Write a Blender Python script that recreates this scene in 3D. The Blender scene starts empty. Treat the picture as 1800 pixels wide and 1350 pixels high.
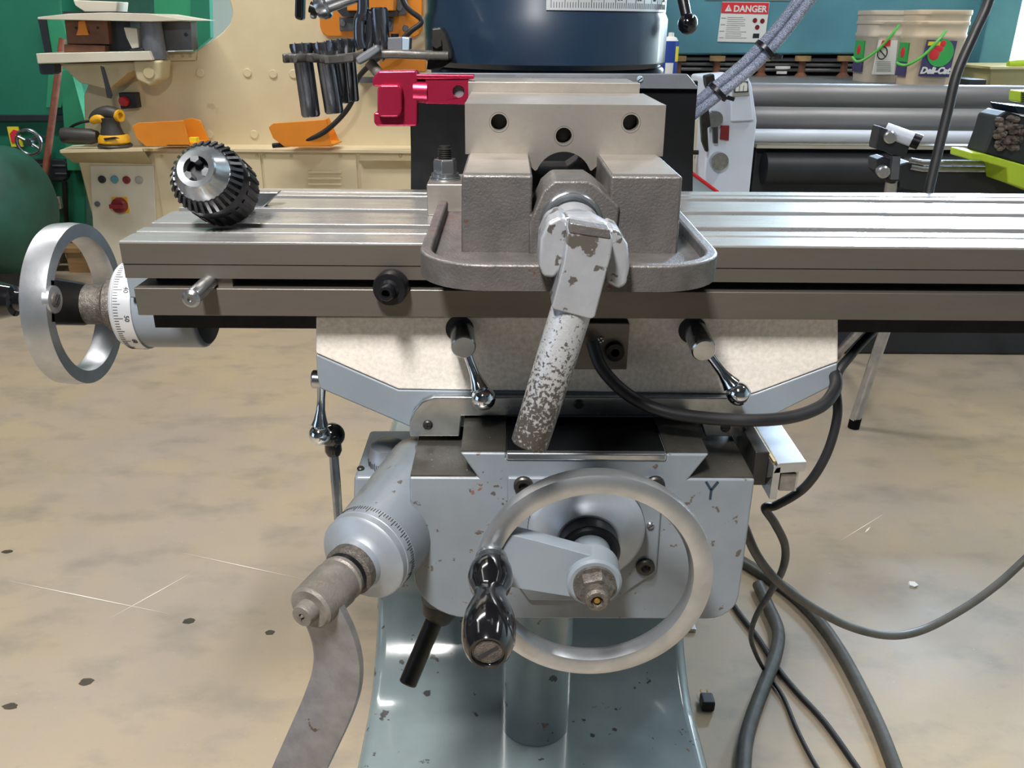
import bpy, math, random
from mathutils import Vector, Matrix
from mathutils.geometry import tessellate_polygon
random.seed(7)
scene = bpy.context.scene
COL = scene.collection
R = math.radians
# ------------------------------------------------------------------ camera
FPX, CX, CY = 1500.0, 900.0, 675.0
CAM = Vector((0.0, 0.0, 1.15))
PITCH, YAW, ROLL = R(22.94), R(0.38), R(0.50)
_f = Vector((math.sin(YAW)*math.cos(PITCH), math.cos(YAW)*math.cos(PITCH), -math.sin(PITCH)))
_r = Vector((math.cos(YAW), -math.sin(YAW), 0))
_u = _r.cross(_f)
RT = _r*math.cos(ROLL) + _u*math.sin(ROLL)
UP = -_r*math.sin(ROLL) + _u*math.cos(ROLL)
FW = _f
cd = bpy.data.cameras.new('camera'); cam = bpy.data.objects.new('camera', cd); COL.objects.link(cam)
cd.sensor_width = 36; cd.lens = FPX/1800*36; cd.clip_start = 0.02; cd.clip_end = 60
m = Matrix((RT, UP, -FW)).transposed().to_4x4(); m.translation = CAM
cam.matrix_world = m
scene.camera = cam
# ------------------------------------------------------------------ world, lights, exposure
w = bpy.data.worlds.new('world'); scene.world = w; w.use_nodes = True
w.node_tree.nodes['Background'].inputs[0].default_value = (0.62, 0.78, 1.0, 1)
w.node_tree.nodes['Background'].inputs[1].default_value = 0.3
vs = scene.view_settings
vs.view_transform = 'Standard'; vs.look = 'None'; vs.gamma = 1.0; vs.use_curve_mapping = False
vs.exposure = -0.55
def area(name, loc, target, sx, sy, power, col):
    l = bpy.data.lights.new(name, 'AREA'); l.shape = 'RECTANGLE'; l.size = sx; l.size_y = sy
    l.energy = power; l.color = col
    o = bpy.data.objects.new(name, l); COL.objects.link(o); o.location = loc
    d = Vector(target)-Vector(loc)
    o.rotation_euler = d.to_track_quat('-Z', 'Y').to_euler()
    return o
WARM = (1.0, 0.978, 0.952); COOL = (0.60, 0.78, 1.0)
# ceiling fixtures: (x, y, z, length along x, length along y, watts)
LAMPS = [(-0.28, -0.28, 2.3, 0.16, 0.5, 126), (-2.4, 1.9, 3.7, 0.30, 2.4, 24), (2.1, 1.9, 3.7, 0.30, 2.4, 84), (-1.6, 2.9, 3.7, 2.4, 0.30, 150)]  # all but the low front lamp are added to light the background
for i, (x, y, z, sx, sy, pw) in enumerate(LAMPS):
    area('fixture_light', (x, y, z-0.06), (x, y, 0), sx, sy, pw, WARM)
# daylight: high window in the back wall, open shutter door behind the camera to the left
area('window_daylight', (3.35, 6.93, 2.6), (3.3-0.9, 0, 1.5), 1.1, 1.4, 1300, COOL)
area('door_daylight', (-4.9, -1.5, 1.5), (0.4, 0.2, 0.9), 2.6, 2.6, 42, COOL)
area('added_wall_light', (5.1, 5.75, 1.35), (3.6, 6.4, 1.2), 1.6, 2.3, 260, (0.86, 0.97, 1.0))  # added light without a known door, brightens the back wall
# ------------------------------------------------------------------ measuring helpers (true position on a plane of known depth or height)
def ray(px, py): return FW + RT*((px-CX)/FPX) - UP*((py-CY)/FPX)
def P(px, py, Y):
    d = ray(px, py); return CAM + d*((Y-CAM.y)/d.y)
def Q(px, py, Z):
    d = ray(px, py); return CAM + d*((Z-CAM.z)/d.z)
def V(*a): return Vector(a)
# ------------------------------------------------------------------ mesh builder
class MB:
    def __init__(s): s.v = []; s.f = []; s.m = []
    def add(s, vs, fs, mi=0):
        o = len(s.v); s.v += [tuple(p) for p in vs]
        for f in fs: s.f.append(tuple(i+o for i in f)); s.m.append(mi)
        return s
    def box(s, x0, x1, y0, y1, z0, z1, mi=0):
        return s.add([(x0,y0,z0),(x1,y0,z0),(x1,y1,z0),(x0,y1,z0),(x0,y0,z1),(x1,y0,z1),(x1,y1,z1),(x0,y1,z1)],
                     [(0,3,2,1),(4,5,6,7),(0,1,5,4),(1,2,6,5),(2,3,7,6),(3,0,4,7)], mi)
    def obox(s, c, ax, ay, az, hx, hy, hz, mi=0):
        vs = [c+ax*(sx*hx)+ay*(sy*hy)+az*(sz*hz) for sz in (-1,1) for sx, sy in ((-1,-1),(1,-1),(1,1),(-1,1))]
        return s.add(vs, [(0,3,2,1),(4,5,6,7),(0,1,5,4),(1,2,6,5),(2,3,7,6),(3,0,4,7)], mi)
    def prism(s, pts, off, holes=(), mi=0, caps=True):
        """pts: planar 3D outline, extruded by vector off; holes: 3D outlines cut right through"""
        loops = [[Vector(p) for p in pts]] + [[Vector(p) for p in h] for h in holes]
        flat = [p for l in loops for p in l]; n = len(flat); off = Vector(off)
        o = len(s.v)
        s.v += [tuple(p) for p in flat] + [tuple(p+off) for p in flat]
        if caps:
            if not holes:
                tris = [tuple(range(len(flat)))]
            else:
                tris = tessellate_polygon(loops)
            for t in tris:
                s.f.append(tuple(o+i for i in t)); s.m.append(mi)
                s.f.append(tuple(o+n+i for i in reversed(t))); s.m.append(mi)
        k = 0
        for l in loops:
            L = len(l)
            for i in range(L):
                j = (i+1) % L
                s.f.append((o+k+i, o+k+j, o+n+k+j, o+n+k+i)); s.m.append(mi)
            k += L
        return s
    def lathe(s, org, axis, prof, seg=32, mi=0, a0=0, a1=360, up=None):
        """prof: list of (radius, distance along axis)"""
        org = Vector(org); ax = Vector(axis).normalized()
        t = Vector(up) if up else (Vector((0,0,1)) if abs(ax.z) < .9 else Vector((1,0,0)))
        e1 = (t - ax*t.dot(ax)).normalized(); e2 = ax.cross(e1)
        full = abs(a1-a0) >= 360
        cnt = seg if full else seg+1
        o = len(s.v); rows = []
        for (r, d) in prof:
            if r <= 1e-7:
                s.v.append(tuple(org+ax*d)); rows.append([len(s.v)-1]*cnt)
            else:
                row = []
                for k in range(cnt):
                    a = R(a0+(a1-a0)*k/seg)
                    s.v.append(tuple(org+ax*d+e1*(r*math.cos(a))+e2*(r*math.sin(a)))); row.append(len(s.v)-1)
                rows.append(row)
        for A, B in zip(rows, rows[1:]):
            for k in range(cnt if full else cnt-1):
                j = (k+1) % cnt
                q = []
                for i in (A[k], A[j], B[j], B[k]):
                    if i not in q: q.append(i)
                if len(q) >= 3: s.f.append(tuple(q)); s.m.append(mi)
        return s
    def tube(s, pts, r, seg=12, mi=0, caps=True):
        pts = [Vector(p) for p in pts]; n = len(pts)
        rs = r if isinstance(r, (list, tuple)) else [r]*n
        tang = []
        for i in range(n):
            a = pts[max(i-1,0)]; b = pts[min(i+1,n-1)]; tang.append((b-a).normalized())
        t0 = tang[0]; ref = Vector((0,0,1)) if abs(t0.z) < .9 else Vector((1,0,0))
        e = (ref - t0*ref.dot(t0)).normalized(); o = len(s.v)
        for i in range(n):
            t = tang[i]; e = (e - t*e.dot(t)).normalized(); g = t.cross(e)
            for k in range(seg):
                a = 2*math.pi*k/seg
                s.v.append(tuple(pts[i]+e*(rs[i]*math.cos(a))+g*(rs[i]*math.sin(a))))
        for i in range(n-1):
            for k in range(seg):
                j = (k+1) % seg
                s.f.append((o+i*seg+k, o+i*seg+j, o+(i+1)*seg+j, o+(i+1)*seg+k)); s.m.append(mi)
        if caps:
            s.f.append(tuple(o+k for k in reversed(range(seg)))); s.m.append(mi)
            s.f.append(tuple(o+(n-1)*seg+k for k in range(seg))); s.m.append(mi)
        return s
    def sphere(s, c, r, seg=24, rings=12, sc=(1,1,1), mi=0):
        c = Vector(c); prof = []
        o = len(s.v)
        tmp = MB(); tmp.lathe((0,0,0), (0,0,1), [(r*math.sin(math.pi*i/rings), -r*math.cos(math.pi*i/rings)) for i in range(rings+1)], seg)
        s.add([(c.x+p[0]*sc[0], c.y+p[1]*sc[1], c.z+p[2]*sc[2]) for p in tmp.v], tmp.f, mi)
        return s
    def build(s, name, mats, parent=None, bevel=0, seg=2, sharp=32, kind=None, label=None, recalc=True):
        if not isinstance(mats, (list, tuple)): mats = [mats]
        lo = [min(p[i] for p in s.v) for i in range(3)]; hi = [max(p[i] for p in s.v) for i in range(3)]
        c = Vector([(lo[i]+hi[i])/2 for i in range(3)])
        if parent is None: c.z = lo[2]
        me = bpy.data.meshes.new(name)
        me.from_pydata([tuple(Vector(p)-c) for p in s.v], [], s.f)
        for mm in mats: me.materials.append(MAT[mm])
        me.polygons.foreach_set('material_index', s.m)
        if recalc:
            import bmesh
            bm = bmesh.new(); bm.from_mesh(me)
            bmesh.ops.recalc_face_normals(bm, faces=bm.faces); bm.to_mesh(me); bm.free()
        me.polygons.foreach_set('use_smooth', [True]*len(me.polygons))
        me.set_sharp_from_angle(angle=R(sharp))
        o = bpy.data.objects.new(name, me); COL.objects.link(o)
        o['wx'], o['wy'], o['wz'] = c
        if parent is not None:
            o.parent = parent; c = c - Vector((parent['wx'], parent['wy'], parent['wz']))
        o.location = c
        if bevel:
            b = o.modifiers.new('bevel', 'BEVEL'); b.width = bevel; b.segments = seg; b.limit_method = 'ANGLE'; b.angle_limit = R(35)
            b.harden_normals = True
        if kind: o['kind'] = kind
        if label: o['label'] = label
        return o
def T(name, label, cat, loc, group=None):
    o = bpy.data.objects.new(name, None); COL.objects.link(o); o.empty_display_size = 0.05
    o.location = loc; o['wx'], o['wy'], o['wz'] = loc
    o['label'] = label; o['category'] = cat
    if group: o['group'] = group
    return o
def tag(o, label, cat, group=None):
    o['label'] = label; o['category'] = cat
    if group: o['group'] = group
    return o
def text_mb(txt, size, org, right, up, depth=0.0006, align='LEFT', font_shear=0.0, bold=0.0, mi=0):
    c = bpy.data.curves.new('t', 'FONT'); c.body = txt; c.size = size; c.align_x = align; c.extrude = depth/2; c.shear = font_shear; c.offset = bold
    c.resolution_u = 3
    o = bpy.data.objects.new('t', c); COL.objects.link(o)
    bpy.context.view_layer.update()
    me = o.to_mesh(); right = Vector(right).normalized(); up = Vector(up).normalized(); nn = right.cross(up)
    vs = [Vector(org)+right*v.co.x+up*v.co.y+nn*v.co.z for v in me.vertices]
    fs = [tuple(p.vertices) for p in me.polygons]
    o.to_mesh_clear(); bpy.data.objects.remove(o); bpy.data.curves.remove(c)
    return MB().add(vs, fs, mi)
def spline(pts, n=8):
    pts = [Vector(p) for p in pts]; out = []
    q = [pts[0]*2-pts[1]] + pts + [pts[-1]*2-pts[-2]]
    for i in range(1, len(q)-2):
        a, b, c, d = q[i-1], q[i], q[i+1], q[i+2]
        for k in range(n):
            t = k/n
            out.append(0.5*((2*b)+(c-a)*t+(2*a-5*b+4*c-d)*t*t+(3*b-a-3*c+d)*t*t*t))
    out.append(pts[-1]); return out
def arc(cx, cy, r, a0, a1, n):
    return [(cx+r*math.cos(R(a0+(a1-a0)*i/n)), cy+r*math.sin(R(a0+(a1-a0)*i/n))) for i in range(n+1)]
def rrect(x0, x1, y0, y1, r, n=6):
    return arc(x1-r, y0+r, r, -90, 0, n)+arc(x1-r, y1-r, r, 0, 90, n)+arc(x0+r, y1-r, r, 90, 180, n)+arc(x0+r, y0+r, r, 180, 270, n)
def circ(cx, cy, r, n=24): return [(cx+r*math.cos(2*math.pi*i/n), cy+r*math.sin(2*math.pi*i/n)) for i in range(n)]
def xz(pts, y): return [Vector((a, y, b)) for a, b in pts]
def yz(pts, x): return [Vector((x, a, b)) for a, b in pts]
def xy(pts, z): return [Vector((a, b, z)) for a, b in pts]
# ------------------------------------------------------------------ materials
MAT = {}
def lin(h):
    h = h.lstrip('#'); out = []
    for i in (0, 2, 4):
        c = int(h[i:i+2], 16)/255; out.append(c/12.92 if c <= .04045 else ((c+.055)/1.055)**2.4)
    return (*out, 1)
def M(name, col, col2=None, scale=30, rough=.5, rough2=None, metal=0., chips=None, bump=0., bscale=200, stretch=(1,1,1), spec=.5, coat=0., mixlo=.35, mixhi=.65, trans=0., zgrad=None):
    mt = bpy.data.materials.new(name); mt.use_nodes = True; nt = mt.node_tree; N = nt.nodes; L = nt.links
    b = N['Principled BSDF']; b.inputs['Metallic'].default_value = metal; b.inputs['Roughness'].default_value = rough
    b.inputs['Specular IOR Level'].default_value = spec; b.inputs['Coat Weight'].default_value = coat; b.inputs['Coat Roughness'].default_value = .08
    b.inputs['Transmission Weight'].default_value = trans
    b.inputs['Base Color'].default_value = lin(col)
    tc = N.new('ShaderNodeTexCoord'); mp = N.new('ShaderNodeMapping'); mp.inputs['Scale'].default_value = stretch
    geo = N.new('ShaderNodeNewGeometry')
    L.new(geo.outputs['Position'], mp.inputs['Vector'])
    last = None
    def noise(sc, det=5, ro=.6):
        n = N.new('ShaderNodeTexNoise'); n.inputs['Scale'].default_value = sc; n.inputs['Detail'].default_value = det; n.inputs['Roughness'].default_value = ro
        L.new(mp.outputs[0], n.inputs['Vector']); return n
    def ramp(src, a, c, v0=0., v1=1.):
        r = N.new('ShaderNodeMapRange'); r.inputs[1].default_value = a; r.inputs[2].default_value = c; r.inputs[3].default_value = v0; r.inputs[4].default_value = v1
        L.new(src, r.inputs[0]); return r.outputs[0]
    def mix(fac, A, B):
        x = N.new('ShaderNodeMix'); x.data_type = 'RGBA'; L.new(fac, x.inputs[0])
        if isinstance(A, tuple): x.inputs[6].default_value = A
        else: L.new(A, x.inputs[6])
        if isinstance(B, tuple): x.inputs[7].default_value = B
        else: L.new(B, x.inputs[7])
        return x.outputs[2]
    if col2:
        n = noise(scale); src = n.outputs[0]
        if zgrad:                                                  # wear that grows along the height of the piece
            sp_ = N.new('ShaderNodeSeparateXYZ'); L.new(geo.outputs['Position'], sp_.inputs[0])
            zr_ = ramp(sp_.outputs[2], zgrad[0], zgrad[1], -zgrad[2], zgrad[2]); ad = N.new('ShaderNodeMath'); ad.operation = 'ADD'
            L.new(src, ad.inputs[0]); L.new(zr_, ad.inputs[1]); src = ad.outputs[0]
        fac = ramp(src, mixlo, mixhi)
        last = mix(fac, lin(col), lin(col2))
        if rough2 is not None: L.new(ramp(n.outputs[0], mixlo, mixhi, rough, rough2), b.inputs['Roughness'])
    chipf = None
    if chips:
        for (cc, cs, th) in chips:
            n = noise(cs, 4, .55); chipf = ramp(n.outputs[0], th, th+.025)
            last = mix(chipf, last if last is not None else lin(col), lin(cc))
    if last is not None: L.new(last, b.inputs['Base Color'])
    if bump:
        n = noise(bscale, 3, .6); bp = N.new('ShaderNodeBump'); bp.inputs['Strength'].default_value = bump; bp.inputs['Distance'].default_value = .001
        L.new(n.outputs[0], bp.inputs['Height']); L.new(bp.outputs[0], b.inputs['Normal'])
    MAT[name] = mt; return mt
# machine metals
M('table_steel', '#b0afae', '#989694', 14, .20, .28, .6, stretch=(1,6,6))
M('rail_steel', '#7c766e', '#6b655e', 16, .38, .48, .8, bump=.06, bscale=300, stretch=(.25,1,1))
M('jaw_steel', '#aba59d', '#958e86', 25, .36, .46, .8, bump=.05, bscale=500)
M('cast_iron', '#6d6967', '#575452', 60, .40, .55, .65, bump=.45, bscale=520, chips=[('#6b4a3e', 55, .70)])
M('machined_cast', '#ece5dc', '#d6cec4', 260, .5, .6, .35, bump=.12, bscale=700)
M('dark_steel', '#3a3936', '#2c2b29', 40, .38, .5, .7, bump=.1, bscale=400)
M('way_steel', '#5f5d57', '#4c4944', 40, .33, .45, .75, bump=.15, bscale=500, chips=[('#c9c9c4', 420, .72)])
M('black_oxide', '#232327', '#17171a', 40, .30, .4, .6)
M('chrome', '#dfe4ea', None, rough=.07, metal=1.)
M('satin_chrome', '#b8bcc0', '#9fa3a6', 60, .2, .28, .95)
M('aluminium', '#c3c5c8', '#abaeb2', 30, .28, .38, .9, bump=.04, bscale=300)
M('dial_alu', '#9ea4ab', '#9197a0', 30, .36, .42, .55)
M('dial_white', '#c9ccd0', None, rough=.35, metal=.5)
M('ink', '#1d1d20', None, rough=.6)
M('knurl', '#77716a', '#57524d', 300, .5, .6, .8, bump=.8, bscale=900)
M('paint_grey', '#6f767d', '#666d73', 18, .30, .38, 0, chips=[('#4b433d', 95, .655), ('#6d4a40', 60, .70)], coat=.25, bump=.05, bscale=90)
M('paint_base', '#7b8788', '#6e7a7c', 10, .14, .22, 0, chips=[('#41413f', 42, .66), ('#6b5049', 30, .71)], coat=.5, bump=.08, bscale=40)
M('paint_turret', '#1d2d40', '#182637', 10, .3, .36, 0, coat=.15, spec=.35)
M('paint_clean', '#757d85', '#6d757c', 12, .35, .4, 0, coat=.15)
M('silver_paint', '#9c9ea2', '#8f9196', 60, .28, .38, .45, chips=[('#57524d', 75, .575)], bump=.1, bscale=300)
M('silver_worn', '#4d4a47', '#a4a5a8', 420, .42, .32, .45, mixlo=.47, mixhi=.55, bump=.3, bscale=500, zgrad=(.88,.99,.16))
M('crank_metal', '#8a898b', '#7a787a', 60, .32, .42, .6, chips=[('#5d4f49', 55, .67), ('#8d7168', 50, .71)], bump=.3, bscale=500)
M('rusty_metal', '#85807a', '#6c665f', 70, .42, .55, .5, chips=[('#8a736a', 60, .66)], bump=.4, bscale=400)
M('black_plastic', '#0c0c0e', None, rough=.12, coat=.5)
M('rubber', '#0e0f11', '#0a0b0c', 20, .6, .7, spec=.08)
M('cable_black', '#121214', '#1a1a1d', 40, .45, .55)
M('cable_grey', '#474642', '#3a3935', 40, .45, .55)
M('red_anodized', '#b32a4a', '#a52242', 20, .24, .3, .7)
M('brass', '#9a7a3a', None, rough=.4, metal=.8)
M('glass_blue', '#a9bccb', None, rough=.1, metal=.3)
# shop
M('cream', '#dccdaa', '#d2c19c', 3, .45, .5, 0, chips=[('#c4b48e', 4, .66)])
M('cream_pale', '#d6d0bf', '#cbc3ae', 4, .45, .5)
M('cream_dark', '#c2b48f', '#b5a57f', 5, .5)
M('orange', '#e08a22', '#d47e1b', 5, .45, .5)
M('brown_steel', '#7c4f36', '#5f3d2c', 12, .6)
M('green', '#23775c', '#1c6b55', 2, .45, .5)
M('green_light', '#35946a', '#2e8a62', 3, .45)
M('green_dark', '#14392f', '#23594b', 4, .5, .6)
M('green_shadow', '#2b4f43', None, rough=.6)
M('teal', '#5f9aaa', '#528a99', 3, .45, .55, 0, chips=[('#3a6066', 12, .70)])
M('white_paint', '#d4dcea', '#cbd3e0', 4, .4)
M('roll_grey', '#8b8a8a', '#79787a', 6, .42, .5, .35, stretch=(.3,2,2))
M('dark_grey', '#2b2e33', '#22252a', 6, .5)
M('mid_grey', '#6f7278', '#5f6268', 12, .45, .5, .3)
M('rust_rod', '#8a5038', '#6f3d2b', 20, .6, .7)
M('yellow', '#e0a61f', None, rough=.45)
M('sander_black', '#3a3734', '#2f2c2a', 30, .5)
M('red', '#c41f24', None, rough=.35)
M('deep_red', '#7f2028', '#6d1a22', 30, .4)
M('blue_can', '#2b4aa0', None, rough=.3)
M('label_yellow', '#e9d83a', None, rough=.45)
M('label_white', '#e6e6e2', None, rough=.5)
M('label_red', '#e0343c', None, rough=.5)
M('label_green', '#3fae55', None, rough=.5)
M('label_purple', '#4b4470', None, rough=.5)
M('label_grey', '#9d9d98', None, rough=.6)
M('pail', '#e2cdb0', '#d8c2a4', 6, .45)
M('pail_grey', '#cbbfae', '#beb2a2', 6, .45)
M('handle_green', '#58b848', None, rough=.4)
M('lime', '#b8d437', '#adc92f', 8, .42)
M('wood', '#a98a5d', '#8b6d45', 12, .7, stretch=(.2,2,2))
M('braid', '#cdd3e0', '#7a8196', 900, .3, .4, .6, mixlo=.42, mixhi=.58, bump=.8, bscale=1200)
M('lamp_housing', '#c9c9c4', None, rough=.5)
M('wall', '#d8e0dc', '#cfd8d4', 2, .7, bump=.1, bscale=30)
M('wall_white', '#e2ece8', '#d8e4df', 2, .7)
M('wall_dim', '#444340', '#3b3a38', 2, .7)
M('ceiling', '#4e4d49', '#464541', 2, .8)
def floor_mat():
    mt = bpy.data.materials.new('concrete'); mt.use_nodes = True; nt = mt.node_tree; N = nt.nodes; L = nt.links; b = N['Principled BSDF']
    geo = N.new('ShaderNodeNewGeometry')
    def noise(sc, det, st=(1,1,1)):
        mp = N.new('ShaderNodeMapping'); mp.inputs['Scale'].default_value = st; L.new(geo.outputs['Position'], mp.inputs[0])
        n = N.new('ShaderNodeTexNoise'); n.inputs['Scale'].default_value = sc; n.inputs['Detail'].default_value = det; n.inputs['Roughness'].default_value = .6
        L.new(mp.outputs[0], n.inputs['Vector']); return n.outputs[0]
    def rmp(src, a, c, v0=0, v1=1):
        r = N.new('ShaderNodeMapRange'); r.inputs[1].default_value = a; r.inputs[2].default_value = c; r.inputs[3].default_value = v0; r.inputs[4].default_value = v1; L.new(src, r.inputs[0]); return r.outputs[0]
    def mix(fac, A, B):
        x = N.new('ShaderNodeMix'); x.data_type = 'RGBA'; L.new(fac, x.inputs[0])
        for k, c in ((6, A), (7, B)):
            if isinstance(c, tuple): x.inputs[k].default_value = c
            else: L.new(c, x.inputs[k])
        return x.outputs[2]
    c = mix(rmp(noise(1.6, 8), .35, .65), lin('#a69579'), lin('#998d81'))
    c = mix(rmp(noise(5.5, 6, (1,1.7,1)), .50, .72, 0, .65), c, lin('#7b756b'))
    c = mix(rmp(noise(3.1, 7, (1.4,1,1)), .55, .75, 0, .5), c, lin('#ab9973'))
    c = mix(rmp(noise(55, 4), .6, .8, 0, .35), c, lin('#857f75'))
    c = mix(rmp(noise(160, 2), .72, .78, 0, .6), c, lin('#cfcabd'))
    L.new(c, b.inputs['Base Color'])
    L.new(rmp(noise(4, 4), .3, .7, .34, .55), b.inputs['Roughness'])
    bp = N.new('ShaderNodeBump'); bp.inputs['Strength'].default_value = .08; bp.inputs['Distance'].default_value = .002
    L.new(noise(90, 4), bp.inputs['Height']); L.new(bp.outputs[0], b.inputs['Normal'])
    MAT['concrete'] = mt
floor_mat()
M('wood_pale', '#d9cf9a', '#cfc48c', 9, .6)
M('oil_stain', '#4a4335', '#3b352b', 60, .35)
M('scratch', '#ddd8cc', None, rough=.7)
# ------------------------------------------------------------------ the setting
def struct(mb, name, mats, **k):
    o = mb.build(name, mats, **k); o['kind'] = 'structure'; return o
RX0, RX1, RY0, RY1, RZ = -5.0, 5.2, -4.5, 7.0, 4.2
flo = struct(MB().box(RX0-.1, RX1+.1, RY0-.1, RY1+.1, -.1, 0), 'floor', 'concrete')
struct(MB().box(RX0-.1, RX1+.1, RY0-.1, RY1+.1, RZ, RZ+.1), 'ceiling', 'ceiling')
WX0, WX1, WZ0, WZ1 = 2.6, 4.1, 1.85, 3.35
struct(MB().prism(xz([(RX0,0),(RX1,0),(RX1,RZ),(RX0,RZ)], RY1), (0,.12,0), [xz([(WX0,WZ0),(WX1,WZ0),(WX1,WZ1),(WX0,WZ1)], RY1)]), 'wall_back', 'wall_white')
struct(MB().prism([(RX1,RY0,0),(RX1,RY1,0),(RX1,RY1,RZ),(RX1,RY0,RZ)], (.12,0,0), [[(RX1,4.9,.03),(RX1,6.6,.03),(RX1,6.6,2.5),(RX1,4.9,2.5)]]), 'wall_right', 'wall_white')  # opening added to go with the added light on the back wall
struct(MB().box(RX0, RX1, RY0-.12, RY0, 0, RZ), 'wall_front', 'wall_dim')
struct(MB().prism([(RX0,RY0,0),(RX0,RY1,0),(RX0,RY1,RZ),(RX0,RY0,RZ)], (-.12,0,0), [[(RX0,-3.1,0.05),(RX0,.1,0.05),(RX0,.1,2.8),(RX0,-3.1,2.8)]]), 'wall_left', 'wall_dim')
wf = MB()
for a in (0, .5, 1): wf.box(WX0+(WX1-WX0)*a-.03, WX0+(WX1-WX0)*a+.03, RY1-.02, RY1+.1, WZ0, WZ1)
for a in (0, 1): wf.box(WX0, WX1, RY1-.02, RY1+.1, WZ0+(WZ1-WZ0)*a-.03, WZ0+(WZ1-WZ0)*a+.03)
struct(wf, 'window_1', 'lamp_housing')
# wear on the floor, measured where it lies
for (px, py, rx, ry) in ((332,1092,.013,.010),(475,1112,.010,.008),(152,1199,.014,.010),(18,1242,.014,.008),(12,970,.014,.007),(905,1247,.011,.009),(350,1290,.0,.0)):
    if rx == 0: continue
    c = Q(px, py, 0); n = 14
    pts = [V(c.x+rx*math.cos(2*math.pi*i/n)*random.uniform(.8,1.15), c.y+ry*math.sin(2*math.pi*i/n)*random.uniform(.8,1.15), .0004) for i in range(n)]
    MB().prism(pts, (0,0,.0004)).build('oil_spot', 'oil_stain', flo)
for (a, b, wd) in (((8,1020),(300,1080),.0022),((185,1092),(345,1003),.002),((320,972),(540,1020),.0018),((1470,955),(1560,900),.0018),((1520,937),(1530,926),.004)):
    A, B = Q(*a, 0), Q(*b, 0); d = (B-A).normalized(); n = V(-d.y, d.x, 0)
    MB().prism([V(p.x, p.y, .0004) for p in (A, (A+B)/2-n*wd*.6, B, (A+B)/2+n*wd*.6)], (0,0,.0004)).build('scratch_mark', 'scratch', flo)
# ceiling fixtures (their light is set at the top)
for i, (x, y, z, sx, sy, pw) in enumerate(LAMPS):
    t = T('ceiling_lamp', ['strip lamp hung lowest, over the front of the milling machine','added strip lamp lighting the background by the green machine','added strip lamp lighting the background by the roll bender','added cross-hung strip lamp lighting the cream machine'][i], 'lamp', (x, y, z), 'ceiling lamps')
    MB().prism([V(x-sx/2-.03,y-sy/2-.03,z),V(x+sx/2+.03,y-sy/2-.03,z),V(x+sx/2+.03,y+sy/2+.03,z),V(x-sx/2-.03,y+sy/2+.03,z)], (0,0,.08)).build('housing', 'lamp_housing', t, bevel=.01)
    for k in (-1, 1):
        if sx > sy: MB().tube([V(x-sx*.35, y+k*sy*.4, z), V(x-sx*.35, y+k*sy*.4, RZ)], .006, 6).build('hanger', 'mid_grey', t)
        else: MB().tube([V(x+k*sx*.4, y-sy*.35, z), V(x+k*sx*.4, y-sy*.35, RZ)], .006, 6).build('hanger', 'mid_grey', t)
# ------------------------------------------------------------------ milling machine
XM = 0.05
mill = T('milling_machine', 'grey knee milling machine with steel table and two spoked handwheels', 'milling machine', (XM, .9, 0))
TZ, TY0, TY1 = .994, .644, .873            # table top height, front edge, rear edge
def socket_screw(name, c, axis, r, mat, parent, h=.004):
    return MB().lathe(c, axis, [(r*.2,h*.2),(r*.5,h*.25),(r*.5,h),(r*.85,h),(r,h*.7),(r,0),(0,0)], 20).build(name, mat, parent)
def slot_screw(name, c, axis, r, mat, parent, h=.002, cross=True):
    ax = Vector(axis).normalized(); mb = MB().lathe(c, ax, [(0,h),(r*.75,h),(r,h*.5),(r,0),(0,0)], 18)
    e1 = ax.cross(V(0,0,1)).normalized(); e2 = ax.cross(e1); a = R(35)
    d1 = e1*math.cos(a)+e2*math.sin(a); d2 = ax.cross(d1)
    mb.obox(c+ax*h, d1, d2, ax, r*.8, r*.13, .0004, 1)
    if cross: mb.obox(c+ax*h, d2, d1, ax, r*.8, r*.13, .0004, 1)
    return mb.build(name, [mat, 'ink'], parent)
# base with swept column foot (profile in YZ)
BX0, BX1 = -.207, .287
foot = [(.62,0),(1.75,0),(1.75,.5),(1.13,.5)] + [(1.13-.15*(1-math.cos(R(a))), .36-.16*math.sin(R(a))) for a in range(0,91,10)] + [(.66,.2),(.62,.17)]
base = MB().prism(yz(foot, BX0), (BX1-BX0,0,0)).build('base', 'paint_base', mill, bevel=.02, seg=4)
MB().prism(xy(rrect(-.10,.20,1.13,1.5,.04), .4), (0,0,.7)).build('column', 'paint_turret', mill, bevel=.006)
# turret ring above the column
tc = V(.047, 1.2, 0)
MB().lathe(tc, (0,0,1), [(0,1.099),(.150,1.099),(.156,1.105),(.1565,1.155),(.153,1.162),(.1525,1.40),(0,1.40)], 72).build('turret', 'paint_turret', mill)
sa, sb = -92, -48                                              # the graduated plate covers this arc (degrees from +X)
sp = MB().lathe(tc, (0,0,1), [(.1528,1.1635),(.1545,1.1635),(.1545,1.20),(.1528,1.20)], 24, a0=-92, a1=-17, up=(1,0,0)).build('turret_scale', 'dial_white', mill)
tk = MB()
for i in range(61):
    a = R(-90+i*1.15); L = .006 if i % 5 else .010
    d = V(math.cos(a), math.sin(a), 0); s_ = V(-math.sin(a), math.cos(a), 0)
    tk.obox(tc+d*.1546+V(0,0,1.166+L/2), s_, V(0,0,1), d, .0003, L/2, .0002)
for k, n in enumerate(('80','70','60','50','40','30')):
    a = R(-82+k*11.5); d = V(math.cos(a), math.sin(a), 0); s_ = V(-math.sin(a), math.cos(a), 0)
    t_ = text_mb(n, .0085, tc+d*.1547+V(0,0,1.1745), s_, (0,0,1), align='CENTER'); tk.add(t_.v, t_.f)
tk.build('graduation_marks', 'ink', sp, kind='stuff')
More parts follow.
